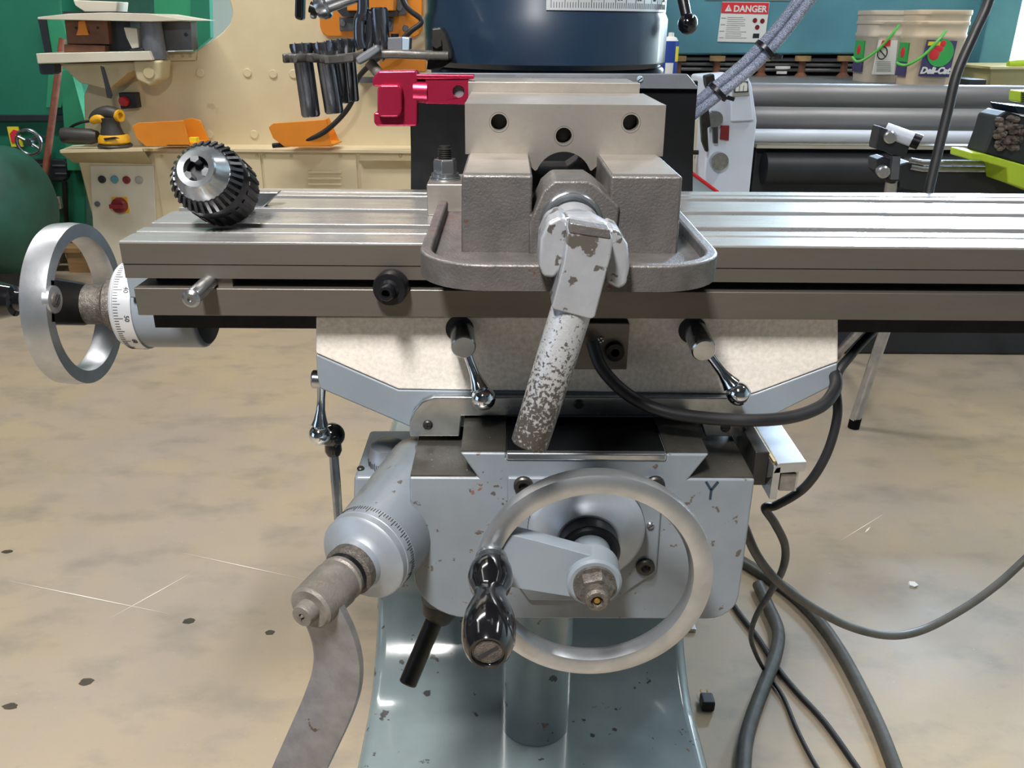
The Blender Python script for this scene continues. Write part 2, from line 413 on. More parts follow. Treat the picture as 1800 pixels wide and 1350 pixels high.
# rubber way cover with its retaining plate
pl = [P(738,128,.985), P(1208,130,.985), P(1226,152,.985), P(1226,157,.985), P(738,153,.985)]
xa0, xb0 = P(720,200,.985).x, P(1226,180,.985).x
wpts = [(.992,1.092),(.989,1.05),(.982,1.01),(.968,.975),(.945,.95),(.91,.93),(.87,.915),(.84,.90)]
wc = MB().prism(yz(wpts+[(y+.005,z+.001) for y,z in reversed(wpts)], xa0), (xb0-xa0,0,0))
wcv = wc.build('way_cover', 'rubber', mill, sharp=60)
MB().prism(pl, (0,.006,0)).build('retaining_plate', 'mid_grey', wcv, bevel=.001)
slot_screw('screw', P(1125,139,.985), (0,-1,0), .0035, 'glass_blue', wcv, cross=False)
MB().box(P(905,139,.97).x, P(1100,139,.97).x, .962, .984, P(905,143,.97).z, P(905,137,.97).z).build('retaining_strip', 'satin_chrome', wcv, bevel=.0008)
# elevating screw tube
tb = Q(950, 1315, .2)
MB().lathe(V(.045,tb.y+.052,0), (0,0,1), [(0,.201),(.050,.201),(.049,.70),(0,.70)], 40).build('elevating_screw_tube', 'paint_base', mill)
# ---- table
TX0, TX1 = P(208,424,TY0).x, .95
def tslot(y): return [(y-.008,TZ),(y-.008,TZ-.016),(y-.014,TZ-.016),(y-.014,TZ-.026),(y+.014,TZ-.026),(y+.014,TZ-.016),(y+.008,TZ-.016),(y+.008,TZ)]
zr0, zr1, zr2 = P(600,492,TY0).z, P(600,508,TY0).z, P(600,556,TY0).z
prof = [(TY0,TZ),(.671,TZ),(.6715,TZ-.003),(.6765,TZ-.003),(.677,TZ)] + tslot(.701)+tslot(.765)+tslot(.828) + [(.848,TZ),(.8485,TZ-.003),(.854,TZ-.003),(.8545,TZ),(TY1,TZ),(TY1,zr0),(TY1-.02,zr0-.004),(TY0+.02,zr0-.004),(TY0+.003,zr0)]
zm = P(600,467,TY0).z
prof += [(TY0+.001, zm), (TY0, zm+.001)]
tbl = MB().prism(yz(prof, TX0), (TX1-TX0,0,0)).build('table', 'table_steel', mill, bevel=.0007)
MB().box(TX0+.0006, TX1, TY0-.0006, TY0+.002, zm+.0005, TZ-.0016).build('upper_rail_face', 'rail_steel', tbl)
MB().box(TX0+.0006, TX1, TY0+.0002, TY0+.004, zr0+.0003, zm-.0002).build('upper_rail_lip', 'rail_steel', tbl)
lx0 = P(238,520,TY0).x
MB().box(lx0, TX1, TY0-.001, TY0+.03, zr2, zr1).build('lower_rail', 'rail_steel', tbl, bevel=.0008)
MB().box(lx0+.01, TX1, TY0+.02, TY1-.02, zr2-.001, zr0-.002).build('table_web', 'dark_steel', tbl)
dzb = P(450,577,.672).z
MB().box(P(272,570,.672).x, TX1, .672, .845, dzb, zr2+.001).build('dovetail', 'black_oxide', tbl)
# stop pins in the rail slot
a = P(365,498,TY0-.001); b_ = P(338,523,TY0-.036)
MB().tube([a+V(0,.01,0), a+(b_-a)*.96, b_], [.0062,.0062,.0056], 20).lathe(b_, (b_-a).normalized(), [(.0056,0),(.0066,.0005),(.0068,.003),(.0045,.005),(.0022,.005),(.0018,.003),(0,.003)], 20).build('stop_pin', 'satin_chrome', tbl)
a = P(690,502,TY0-.001); b_ = P(681,513,TY0-.018); d = (b_-a).normalized(); L = (b_-a).length
MB().lathe(a, d, [(0,0),(.0135,0),(.0135,L*.55),(.0125,L*.7),(.008,L*.72),(.0062,L*.85),(.0062,L*1.25),(.0052,L*1.35),(.0032,L*1.35),(.0032,L*.9),(0,L*.9)], 28).build('stop_knob', 'black_oxide', tbl)
tnut = MB().box(P(372,498,TY0).x, P(406,498,TY0).x, TY0+.004, TY0+.02, zr1-.001, zr0+.001).build('stop_block', 'rail_steel', tbl, bevel=.0005)
# ---- table feed: end bracket, dial, handwheel (axis along X)
HY, HZ, WR = .77, .903, .0745
xb0, xb1, xb2 = P(246,560,HY).x, P(238,545,HY-.03).x, P(205,540,HY-.04).x
bx0 = TX0+.002
br = MB().lathe(V(-.282,HY,HZ), (-1,0,0), [(0,0),(.036,0),(.040,.002),(.040,.056),(0,.056)], 48).box(-.334, -.302, HY-.045, HY+.05, HZ+.02, zr0-.003).build('screw_bracket', 'paint_clean', mill, bevel=.002)
MB().lathe(V(-.2815,HY,HZ), (1,0,0), [(0,0),(.0365,0),(.0355,.0006),(0,.0006)], 40).build('bracket_bore_shade', 'ink', br)  # flat dark disc paints the shade inside the hollow end
dl = MB().lathe(V(-.337,HY,HZ), (-1,0,0), [(.02,0),(.0415,0),(.0415,.016),(.040,.0175),(.040,.0185),(.0385,.021),(.028,.022),(.02,.022)], 64).build('dial', 'dial_white', br)
tk = MB()
for i in range(100):
    a = 2*math.pi*i/100; e = V(0, math.cos(a), math.sin(a)); s_ = V(0,-math.sin(a),math.cos(a)); L = .004 if i % 5 else (.0065 if i % 10 else .008)
    tk.obox(V(-.337-.0155+L/2,HY,HZ)+e*.0416, V(1,0,0), s_, e, L/2, .00022, .0002)
    if i % 10 == 0:
        t_ = text_mb(str(i), .006, V(-.343,HY,HZ)+e*.0417, s_, (1,0,0), align='CENTER', depth=.0003); tk.add(t_.v, t_.f)
tk.build('graduation_marks', 'ink', br, kind='stuff')
MB().lathe(V(-.358,HY,HZ), (-1,0,0), [(.01,0),(.024,0),(.025,.003),(.025,.013),(.022,.016),(.019,.016),(.018,.024),(0,.024)], 40).build('lock_ring', 'knurl', br)
wx1, wx0 = -.394, -.417                                         # wheel rim faces
rim = MB().lathe(V(wx1,HY,HZ), (-1,0,0), [(WR-.012,0),(WR,0),(WR+.001,.0115),(WR,.023),(WR-.012,.023),(WR-.0145,.0115),(WR-.012,0)], 96).build('handwheel', 'aluminium', mill, sharp=40, label='bright handwheel at the table end')
mb = MB()                                                        # web from the hub to the rim on the operator side
XS = -.408
wa = R(20)
def wrot(y, z): return V(XS, HY+y*math.cos(wa)+z*math.sin(wa), HZ-y*math.sin(wa)+z*math.cos(wa))
mb.prism([wrot(y, z) for y, z in ((-WR+.006,-.021),(-WR+.006,.021),(0,.020),(.012,.010),(.012,-.010),(0,-.020))], (.014,0,0))
mb.build('spoke', 'black_oxide', rim, bevel=.003)
MB().lathe(V(-.376,HY,HZ), (-1,0,0), [(0,0),(.017,0),(.019,.006),(.019,.020),(.016,.032),(.009,.033),(.009,.040),(0,.040)], 32).build('hub', 'knurl', rim)
hy_ = HY-(WR-.008)*math.cos(wa); hz_ = HZ+(WR-.008)*math.sin(wa)
MB().lathe(V(wx1-.003,hy_+.004,hz_), (1,0,0), [(0,0),(.013,0),(.012,.005),(0,.005)], 28).build('rim_boss', 'aluminium', rim)
slot_screw('screw', V(wx1+.002,hy_+.004,hz_), (1,0,0), .0065, 'knurl', rim, cross=False)
MB().lathe(V(wx0,hy_,hz_), (-1,0,0), [(0,0),(.009,0),(.009,.006),(.0135,.008),(.0165,.022),(.0145,.036),(.011,.046),(.0135,.060),(.0165,.078),(.014,.095),(.008,.098),(0,.098)], 32).build('handle', 'black_plastic', rim)
# ---- saddle
SY = .662
up = [(555,556),(1474,556),(1474,637),(1332,690),(1318,694),(700,685),(555,622)]
lo_ = [(555,622),(700,685),(1318,694),(1332,690),(1474,637),(1472,652),(1458,682),(1318,752),(722,752),(562,684),(557,660)]
mb = MB().prism([P(x,y,SY) for x,y in up], (0,.19,0), mi=0).prism([P(x,y,SY) for x,y in lo_], (0,.19,0), mi=1)
sad = mb.build('saddle', ['machined_cast','paint_clean'], mill, bevel=.002)
wy = SY-.008
wp = [P(x,y,wy) for x,y in ((720,768),(720,742),(727,722),(742,706),(762,698),(1286,699),(1302,708),(1312,726),(1314,768),(1240,768),(1228,732),(812,732),(808,768))]
wip = MB().prism(wp, (0,.008,0)).build('way_wiper', 'satin_chrome', sad, bevel=.0015)
for (x, y) in ((752,747),(1017,710),(1275,751)): slot_screw('screw', P(x,y,wy), (0,-1,0), .0042, 'dark_steel', sad)
def lock_lever(c0, c1, ball, r, parent):
    """short round boss c0-c1 with a tapering ball lever hanging from it"""
    d = (c1-c0).normalized()
    o = MB().tube([c0, c1-d*.0012, c1], [r, r, r*.9], 28).build('lock_lever', 'satin_chrome', parent)
    s = c1-d*r*.9 + (ball-c1).normalized()*r*.6; pts = [s+(ball-s)*t for t in (0,.25,.5,.68,.8)]
    MB().tube(pts, [.0042,.0036,.0040,.0058,.0078], 18).sphere(ball, .0098, 24, 14).build('ball_handle', 'chrome', o)
    return o
MB().lathe(P(808,578,SY), (0,-1,0), [(0,0),(.0115,0),(.0115,.001),(0,.001)], 28).build('bore', 'ink', sad)
MB().lathe(P(1217,580,SY), (0,-1,0), [(0,0),(.0115,0),(.0115,.001),(0,.001)], 28).build('bore', 'ink', sad)
lock_lever(P(812,578,SY+.004), P(815,611,SY-.030), P(850,700,SY-.034), .0098, sad)
lock_lever(P(1220,578,SY+.004), P(1238,617,SY-.032), P(1298,692,SY-.036), .0098, sad)
lock_lever(P(585,668,SY+.045), P(549,666,SY+.045), P(562,764,SY+.04), .0085, sad)
# limit block in the middle of the saddle
lb = MB().box(P(1000,600,SY-.012).x, P(1105,600,SY-.012).x, SY-.012, SY, P(1000,640,SY).z, P(1000,559,SY).z).build('limit_block', 'rail_steel', sad, bevel=.001)
MB().lathe(P(1080,616,SY-.012), (0,-1,0), [(.0035,.001),(.0035,.006),(.0075,.006),(.008,.004),(.008,0),(0,0)], 24).build('cap_screw', 'black_oxide', sad)
slot_screw('screw', P(1056,597,SY-.012), (0,-1,0), .003, 'satin_chrome', sad)
# ---- knee
KY = .595
kz0 = P(1000,737,SY-.004).z                                      # top of the dovetail way
kz1 = P(1200,842,KY).z                                           # shoulder outside the way
kx0, kx1 = P(719,838,KY).x, P(1328,840,KY).x
kzb = P(1000,1088,KY).z
dx0, dx1, gx0, gx1 = P(808,792,KY).x, P(1248,792,KY).x, P(890,798,KY).x, P(1171,802,KY).x
out = [(kx0,kz1)] + arc(kx0+.045,kzb+.045,.045,180,270,8) + arc(kx1-.025,kzb+.025,.025,270,360,6) + [(kx1,kz1),(dx1-.014,kz1),(dx1,kz0),(gx1,kz0),(gx1,kz0-.004),(gx0,kz0-.004),(gx0,kz0),(dx0,kz0),(dx0+.014,kz1)]
knee = MB().prism(xz(out, KY), (0,.52,0)).build('knee', 'paint_grey', mill, bevel=.0025)
t = .0012                                                         # ground tops of the ways
for (xa, xb_, za) in ((kx0+.001, dx0+.013, kz1), (dx1-.013, kx1-.001, kz1), (dx0+.001, gx0-.0004, kz0), (gx1+.0004, dx1-.001, kz0)):
    MB().box(xa, xb_, KY+.002, SY+.15, za-.0005, za+t).build('way_surface', 'way_steel', knee)
MB().box(gx0+.0005, gx1-.0005, KY+.004, SY+.15, kz0-.005, kz0+.0005).build('chip_cover', 'rubber', knee)
MB().box(gx0-.0005, gx1+.0005, KY-.0015, KY+.005, kz0-.006, kz0+.001).build('cover_strip', 'satin_chrome', knee, bevel=.002)
# gib screw marks and front bearing plate with cap screws
pz1, pz0 = P(1000,836,KY).z, P(1000,1052,KY).z
fp = MB().prism(xz([(gx0+.001,pz1),(gx0+.001,pz0+.03),(gx0+.02,pz0),(gx1-.035,pz0),(gx1+.0,pz0+.03),(gx1-.001,pz1)], KY-.004), (0,.005,0)).build('bearing_plate', 'paint_grey', knee, bevel=.002)
for (x, y) in ((920,852),(1151,851),(1134,995)): socket_screw('cap_screw', P(x,y,KY-.004), (0,-1,0), .0078, 'dark_steel', knee, .004)
slot_screw('screw', P(1143,923,KY-.004), (0,-1,0), .0032, 'satin_chrome', knee, cross=False)
yc = P(1250,861,KY-.0002)
ym = MB()
for (x, y) in ((-.0048,.0075),(.0048,.0075),(0,-.0085)):
    e = V(x,0,y); d = e.normalized(); n = V(d.z,0,-d.x); ym.obox(yc+e/2, d, n, V(0,1,0), e.length/2, .0009, .0004)
ym.build('hand_drawn_mark', 'paint_turret', knee)
# ---- cross feed dial and handwheel (axis towards the operator)
CXW, CZW, CWR = .0640, .7785, .0862
b0 = V(CXW,KY-.003,CZW)
cdl = MB().lathe(b0, (0,-1,0), [(0,0),(.0465,0),(.0465,.014),(.045,.016),(.042,.0185),(.033,.022),(.027,.0285),(.025,.030),(0,.030)], 64).build('feed_dial', 'dial_alu', mill)
tk = MB()
for i in range(100):
    a = 2*math.pi*i/100; e = V(math.cos(a), 0, math.sin(a)); s_ = V(-math.sin(a),0,math.cos(a)); L = .004 if i % 5 else .007
    tk.obox(b0+V(0,-.013+L/2,0)+e*.0466, V(0,1,0), s_, e, L/2, .0003, .0002)
tk.build('graduation_marks', 'ink', cdl, kind='stuff')
MB().lathe(b0+V(0,-.030,0), (0,-1,0), [(.005,0),(.0235,0),(.0235,.013),(.021,.015),(.014,.013),(.014,.03),(0,.03)], 40).build('lock_ring', 'black_oxide', cdl)
wy0 = .512                                                       # front of the rim
rim2 = MB().lathe(V(CXW,wy0,CZW), (0,1,0), [(CWR-.014,.001),(CWR-.007,-.001),(CWR,.002),(CWR+.0005,.008),(CWR-.001,.015),(CWR-.010,.016),(CWR-.014,.015),(CWR-.0165,.008),(CWR-.014,.001)], 96).build('handwheel', 'aluminium', mill, sharp=40, label='large handwheel on the knee front')
ha = R(166); hd = V(math.cos(ha),0,math.sin(ha)); hn = V(-hd.z,0,hd.x)
hc = V(CXW,0,CZW)
wb = [hc+hd*(CWR-.010)+hn*.022, hc+hd*.05+hn*.0215, hc+hn*.0185] + [hc+V(.0185*math.cos(b),0,.0185*math.sin(b)) for b in [ha+R(90)-R(180)*k/10 for k in range(1,10)]] + [hc-hn*.0185, hc+hd*.05-hn*.0215, hc+hd*(CWR-.010)-hn*.022]
MB().prism([p+V(0,wy0+.003,0) for p in wb], (0,.013,0)).build('spoke', 'paint_clean', rim2, bevel=.003, seg=3)
MB().lathe(V(CXW,wy0+.02,CZW), (0,-1,0), [(0,-.03),(.016,-.03),(.016,0),(.020,.002),(.020,.021),(.018,.0225),(0,.0225)], 40).build('hub', 'paint_clean', rim2)
nut = MB().lathe(V(CXW,wy0-.0025,CZW), (0,-1,0), [(0,0),(.0155,0),(.0155,.003),(0,.003)], 36)
nut.lathe(V(CXW,wy0-.0055,CZW), (0,-1,0), [(0,0),(.0138,0),(.0138,.007),(.0125,.009),(.0085,.009)], 6, up=(.3,0,1))
nut.lathe(V(CXW,wy0-.0145,CZW), (0,-1,0), [(.009,0),(.009,.007),(.0075,.009),(.0045,.009),(.004,.006),(0,.006)], 28)
nut.build('spindle_nut', 'knurl', rim2)
MB().lathe(V(CXW,wy0-.0206,CZW), (0,-1,0), [(0,0),(.003,0),(.002,.002),(0,.0022)], 14).build('brass_plug', 'brass', rim2)
hr = hc+hd*(CWR-.0095)
MB().lathe(hr+V(0,wy0+.001,0), (0,-1,0), [(0,0),(.0115,0),(.0115,.004),(.009,.005),(.009,.008),(0,.008)], 28).build('handle_collar', 'satin_chrome', rim2)
MB().lathe(hr+V(0,wy0-.006,0), (0,-1,0), [(.005,0),(.0115,.001),(.0150,.008),(.0157,.016),(.0140,.025),(.0112,.033),(.0108,.037),(.0130,.046),(.0162,.058),(.0175,.068),(.0168,.080),(.0142,.089),(.0118,.0925),(.0105,.0925),(.0100,.0905),(0,.0905)], 40).build('handle', 'black_plastic', rim2, sharp=50)
slot_screw('handle_screw', hr+V(0,wy0-.0962,0), (0,-1,0), .0088, 'knurl', rim2, .0012, cross=False)
# ---- elevating crank: boss, dial, knurled ring, hub, swept arm
e0 = Q(636,982,.762); e1 = Q(545,1070,.762); ed = (e1-e0).normalized(); EL = (e1-e0).length
s0 = e0-ed*.018
bs = MB(); ring_f = []
n = 28                                                            # blend the knee side into the round boss
sq = []
for k in range(n):
    a = 2*math.pi*k/n
    side = ed.cross(V(0,0,1))
    sq.append((math.cos(a), math.sin(a)))
side = V(0,0,1).cross(ed).normalized()
def ringp(c, ru, rz): return [c+side*(ru*x)+V(0,0,rz*z) for x, z in sq]
r1 = ringp(s0, .0375, .0375); r2 = ringp(e0-ed*.035+V(.008,.0,0.0), .042, .042); r3 = ringp(V(kx0+.000,KY+.09,.749), .042, .058); r4 = ringp(V(kx0+.05,KY+.13,.749), .045, .058)
rows = [r1, r3, r4]
for A in rows: bs.v += [tuple(p) for p in A]
for i in range(2):
    for k in range(n): j = (k+1) % n; bs.f.append((i*n+k, i*n+j, (i+1)*n+j, (i+1)*n+k)); bs.m.append(0)
bs.f.append(tuple(range(n))); bs.m.append(0); bs.f.append(tuple(2*n+k for k in range(n))); bs.m.append(0)
bs.build('crank_boss', 'paint_grey', mill, sharp=60)
edl = MB().lathe(s0, ed, [(.01,0),(.0372,0),(.0372,.010),(.0366,.0105),(.0366,.0115),(.0366,.0165),(.0345,.0185),(.026,.0205),(.0215,.025),(.0205,.030),(0,.030)], 64).build('elevating_dial', 'dial_alu', mill)
tk = MB()
e1_ = (V(0,0,1)-ed*ed.z).normalized(); e2_ = ed.cross(e1_)
for i in range(100):
    a = 2*math.pi*i/100; e = e1_*math.cos(a)+e2_*math.sin(a); s_ = ed.cross(e); L = .004 if i % 5 else .007
    tk.obox(s0+ed*(.001+L/2)+e*.0373, ed, s_, e, L/2, .00025, .0002)
tk.build('graduation_marks', 'ink', edl, kind='stuff')
MB().lathe(s0+ed*.027, ed, [(.01,0),(.0205,0),(.0205,.010),(.017,.012),(0,.012)], 48).build('lock_ring', 'knurl', edl)
MB().lathe(s0+ed*.038, ed, [(.01,0),(.0175,0),(.0175,.005),(.0,.005)], 40).build('clutch_ring', 'black_oxide', edl)
ch = MB().lathe(s0+ed*.043, ed, [(0,0),(.0175,0),(.0185,.004),(.0175,.006),(.0188,.012),(.0180,.030),(.0172,.042),(.0150,.044),(.0088,.044),(.0085,.051),(.0078,.053),(.0024,.053),(.0024,.049),(0,.056)], 40)
crank = ch.build('elevating_crank', 'rusty_metal', mill, label='worn bare-metal crank')
pc = s0+ed*.072
arm_px = [(560,1062),(582,1105),(594,1150),(592,1195),(575,1245),(550,1300),(520,1365),(490,1430)]
yarm = pc.y
cp = []
for i, (x, y) in enumerate(arm_px): cp.append(P(x, y, yarm-.0006*i))
cp = spline(cp, 5)
am = MB(); n = len(cp); hw = .0205; ht = .0050
for i, p in enumerate(cp):
    t_ = (cp[min(i+1,n-1)]-cp[max(i-1,0)]).normalized(); nn = (t_.cross(ed)).normalized(); bb = t_.cross(nn).normalized()
    for (u_, v_) in ((-1,-.55),(-.8,-1),(.8,-1),(1,-.55),(1,.55),(.8,1),(-.8,1),(-1,.55)): am.v.append(tuple(p+nn*(hw*u_)+bb*(ht*v_)))
for i in range(n-1):
    for k in range(8): j = (k+1) % 8; am.f.append((i*8+k,i*8+j,(i+1)*8+j,(i+1)*8+k)); am.m.append(0)
am.f.append(tuple(range(8))); am.m.append(0); am.f.append(tuple((n-1)*8+k for k in range(8))); am.m.append(0)
am.build('crank_arm', 'crank_metal', crank, sharp=50)
# ---- gear box behind the knee on the operator's left, with a round dial and a long shift lever
gy = .70
gb = [P(624,835,gy),P(634,800,gy),P(640,772,gy),P(735,772,gy),P(735,900,gy),P(620,900,gy)]
gbx = MB().prism([P(622,838,gy),P(740,838,gy),P(740,905,gy),P(620,905,gy)], (0,.10,0)).build('feed_gearbox', 'paint_clean', mill, bevel=.004)
gc = P(684,838,gy).z
gp = Q(684,808,gc+.004)
MB().lathe(V(gp.x,gp.y,gc-.002), (0,0,1), [(0,0),(.0195,0),(.0195,.010),(.0185,.012),(.0165,.022),(.010,.026),(0,.027)], 40).build('selector_dial', 'dial_alu', gbx)
tk = MB()
for i in range(26):
    a = R(180+i*6); e = V(math.cos(a), math.sin(a), 0); tk.obox(V(gp.x,gp.y,gc+.004)+e*.0196, V(0,0,1), V(-e.y,e.x,0), e, .0025 if i%3 else .004, .0003, .0002)
tk.build('graduation_marks', 'ink', gbx, kind='stuff')
slot_screw('screw', Q(634,824,gc+.0005), (0,0,1), .0035, 'dark_steel', gbx)
k0 = P(584,765,gy+.06); k1 = P(596,925,gy+.04)
lv = MB().tube([k0, k0+(k1-k0)*.5, k1+(k1-k0)*.25, V(kx0+.02, KY+.13, (k1+(k1-k0)*.3).z)], [.0045,.005,.006,.006], 14).build('shift_lever', 'satin_chrome', gbx)
MB().sphere(k0, .0125, 24, 14).lathe(k0, (k1-k0).normalized(), [(.008,.006),(.0085,.016),(.006,.021),(0,.021)], 20).build('lever_knob', 'black_plastic', lv if False else gbx)
# ---- knee clamp rod under the casting
a = P(768,1080,.74); b_ = P(716,1203,.70)
MB().tube([a+(a-b_)*.25, a, b_-(b_-a)*.02, b_], [.0095,.0095,.0095,.0085], 18).build('clamp_lever', 'dark_steel', mill)
MB().lathe(P(775,1078,.74)+V(0,0,.02), (0,0,-1), [(0,0),(.02,0),(.02,.015),(.012,.028),(0,.028)], 24).build('clamp_boss', 'dark_steel', mill)
# ---- scale bracket on the operator's right
by = .60
sb_ = MB().prism([P(1358,833,by),P(1414,829,by),P(1418,812,by),P(1368,815,by)], (0,.085,0)).build('scale_bracket', 'aluminium', mill, bevel=.0006)
bz_t = P(1368,815,by).z
xL, xR, xm = P(1359,830,by).x, P(1417,815,by).x, P(1372,830,by).x
MB().box(xL, xL+.006, by, by+.085, P(1365,878,by).z, bz_t-.003).box(P(1400,840,by).x, P(1400,840,by).x+.003, by+.004, by+.085, P(1395,868,by).z, bz_t-.004).build('bracket_leg', 'aluminium', sb_, bevel=.0005)
MB().box(P(1375,840,by).x, P(1402,840,by).x, by+.003, by+.05, P(1388,866,by).z, P(1388,836,by).z).build('reader_head', 'rusty_metal', sb_)
MB().box(xL-.001, xL+.001, by, by+.095, bz_t, bz_t+.002).build('copper_edge', 'brass', sb_)
MB().box(P(1322,800,by+.02).x, xL-.0005, by+.012, by+.085, P(1350,845,by+.02).z, bz_t+.004).build('mount_block', 'dark_steel', sb_, bevel=.001)
MB().prism([P(1358,838,by),P(1350,835,by+.02),P(1340,842,by+.02),P(1357,876,by)], (0.0005,.03,0)).build('mount_gusset', 'dark_steel', sb_)
# lever with black ball by the turret
a = P(1192,-40,1.16); b_ = P(1209,42,1.14)
lv2 = MB().tube([a+(a-b_)*1.2, a, b_], [.0075,.0072,.0065], 16).build('turret_lever', 'black_oxide', mill)
MB().sphere(b_, .0125, 24, 14).build('turret_lever_ball', 'black_plastic', mill)
# ------------------------------------------------------------------ machine vise
vise = T('machine_vise', 'oily steel machine vise bolted on the milling table', 'vise', (.04, .72, TZ))
bedZ = P(1100,273,.68).z
bY = .583
bx0_, bx1_ = P(810,400,bY).x, P(1197,380,bY).x
fx0, fx1 = P(738,440,.56).x, P(1261,440,.56).x
fY = .519
fz1 = P(1000,466,fY).z
ol = arc(fx1-.045,fY+.045,.045,-90,0,10)+[(fx1,.725),(fx0,.725)]+arc(fx0+.045,fY+.045,.045,180,270,10)
il = arc(fx1-.045,fY+.045,.037,-90,0,10)+[(fx1-.008,.725),(fx0+.008,.725)]+arc(fx0+.045,fY+.045,.037,180,270,10)
pl_ = [((x-.0367)*.985+.0367, (y-.62)*.985+.62) for x,y in ol]
fl = MB().prism(xy(pl_, TZ+.0003), (0,0,.0085))
n = len(ol)
o = len(fl.v)                                                     # raised lip
fl.v += [(x,y,TZ) for x,y in ol]+[(x,y,fz1) for x,y in ol]+[(x,y,fz1) for x,y in il]+[(x,y,TZ+.0085) for x,y in il]
for i in range(n):
    if i == 11: continue
    i2 = (i+1) % n
    for r_ in range(3): fl.f.append((o+r_*n+i,o+r_*n+i2,o+(r_+1)*n+i2,o+(r_+1)*n+i)); fl.m.append(0)
for i0 in (11, 12): fl.f.append((o+i0,o+n+i0,o+2*n+i0,o+3*n+i0)); fl.m.append(0)
fl.build('base_flange', 'cast_iron', vise, bevel=.0018, seg=3)
# body: two pillars with the screw trough between, a floor below, running back under the jaws
gx0_, gx1_ = P(934,290,.62).x, P(1064,290,.62).x
tz = TZ+.012
gz = P(1000,402,bY).z
body = [(bx0_,TZ+.006),(bx1_,TZ+.006),(bx1_-.001,bedZ),(gx1_,bedZ),(gx1_,bedZ-.026),(gx1_-.012,bedZ-.034),(gx0_+.012,bedZ-.034),(gx0_,bedZ-.026),(gx0_,bedZ),(bx0_+.001,bedZ)]
MB().prism(xz(body, bY), (0,.30,0)).build('body', 'cast_iron', vise, bevel=.0022, seg=3)
MB().box(bx0_+.003, gx0_-.0015, bY+.004, bY+.29, bedZ-.001, bedZ+.0006).build('bed_way', 'jaw_steel', vise)
MB().box(gx1_+.0015, bx1_-.004, bY+.004, bY+.29, bedZ-.001, bedZ+.0006).build('bed_way', 'jaw_steel', vise)
# nut block with chamfered top, ring bearing of the screw
nb = [P(x,y,bY-.004) for x,y in ((930,455),(930,392),(955,335),(975,318),(1034,318),(1050,328),(1090,362),(1080,455))]
MB().prism(nb, (0,.050,0)).build('screw_nut', 'cast_iron', vise, bevel=.002)
# movable jaw with three blind holes and a round relief over the screw
JY = .68
j = lambda x, y: P(x, y, JY)
jo = [j(817,182),j(1171,185),j(1165,275),j(1055,272),j(1054,288),j(1040,300)]
c0_ = j(990,318); rr = (j(1040,318).x-j(940,318).x)/2
jo += [V(c0_.x+rr*math.cos(R(a)),JY,c0_.z+rr*1.0*math.sin(R(a))) for a in range(22,161,8)]
jo += [j(940,300),j(928,288),j(927,270),j(818,271)]
holes = []
hcs = [j(877,215),j(991,239),j(1109,216)]
for h in hcs: holes.append([V(h.x+.0062*math.cos(a),JY,h.z+.0062*math.sin(a)) for a in [2*math.pi*k/24 for k in range(24)]])
jb = MB().prism(jo, (0,.018,0), holes)
jaw = jb.build('movable_jaw', 'jaw_steel', vise)
jz1 = (j(817,182).z+j(1171,185).z)/2
MB().prism([p+V(0,.0178,-.0002) for p in jo], (0,.102,0)).build('jaw_block', 'jaw_steel', jaw)
for h in hcs:
    MB().lathe(V(h.x,JY+.0005,h.z), (0,1,0), [(.0075,-.0007),(.0063,.0006),(.0061,.0155),(0,.0158)], 28).build('bolt_hole', 'dark_steel', jaw)
# fixed jaw and its hard plate
fj0, fj1 = P(822,150,.80).x, P(1125,152,.80).x
MB().box(fj0, fj1, .8005, .816, bedZ, P(1000,145,.80).z).build('jaw_plate', 'jaw_steel', vise, bevel=.0006)
MB().box(fj0+.002, fj1-.002, .816, .872, bedZ, P(1000,146,.80).z).build('fixed_jaw', 'jaw_steel', vise, bevel=.0008)
# screw end: ring and shaft
sc0 = V(P(1003,390,bY).x, bY-.004, P(1003,388,bY).z)
scr = MB().lathe(sc0, (0,-1,0), [(.010,.0),(.0215,0),(.0215,.006),(.0205,.008),(.0185,.008),(.0185,.0045),(.010,.0045)], 48).build('bearing_ring', 'satin_chrome', vise)
MB().lathe(sc0+V(0,.03,0), (0,-1,0), [(0,0),(.0155,0),(.0155,.050),(.013,.055),(0,.055)], 36).build('screw', 'satin_chrome', vise)
# clamping lug on the side of the base
lg0, lg1 = P(751,340,.75).x, P(815,340,.75).x
lz = P(780,322,.75).z
MB().box(lg0, lg1+.004, .745, .80, TZ, lz).build('clamp_lug', 'jaw_steel', vise, bevel=.0012)
hb = T('hold_down_bolt', 'threaded stud with hex nut and washers on the vise clamping lug', 'bolt', (P(783,320,.77).x, .77, lz))
hx = P(783,320,.77).x
MB().lathe(V(hx,.77,lz), (0,0,1), [(0,0),(.0135,0),(.0138,.001),(.0135,.0025),(.0122,.0028),(.0122,.0055),(0,.0055)], 32).build('washer', 'satin_chrome', hb)
MB().lathe(V(hx,.77,lz+.0055), (0,0,1), [(0,0),(.0108,0),(.0108,.010),(.0098,.0125),(0,.0125)], 6, up=(.9,.3,0)).build('hex_nut', 'satin_chrome', hb, bevel=.0006)
pf = [(0,.012)]
for k in range(6): pf += [(.0062,.0178+k*.0017),(.0052,.0178+k*.0017+.00085)]
pf += [(.0050,.029),(0,.0293)]
MB().lathe(V(hx,.77,lz), (0,0,1), pf, 24).build('threaded_stud', 'dark_steel', hb)
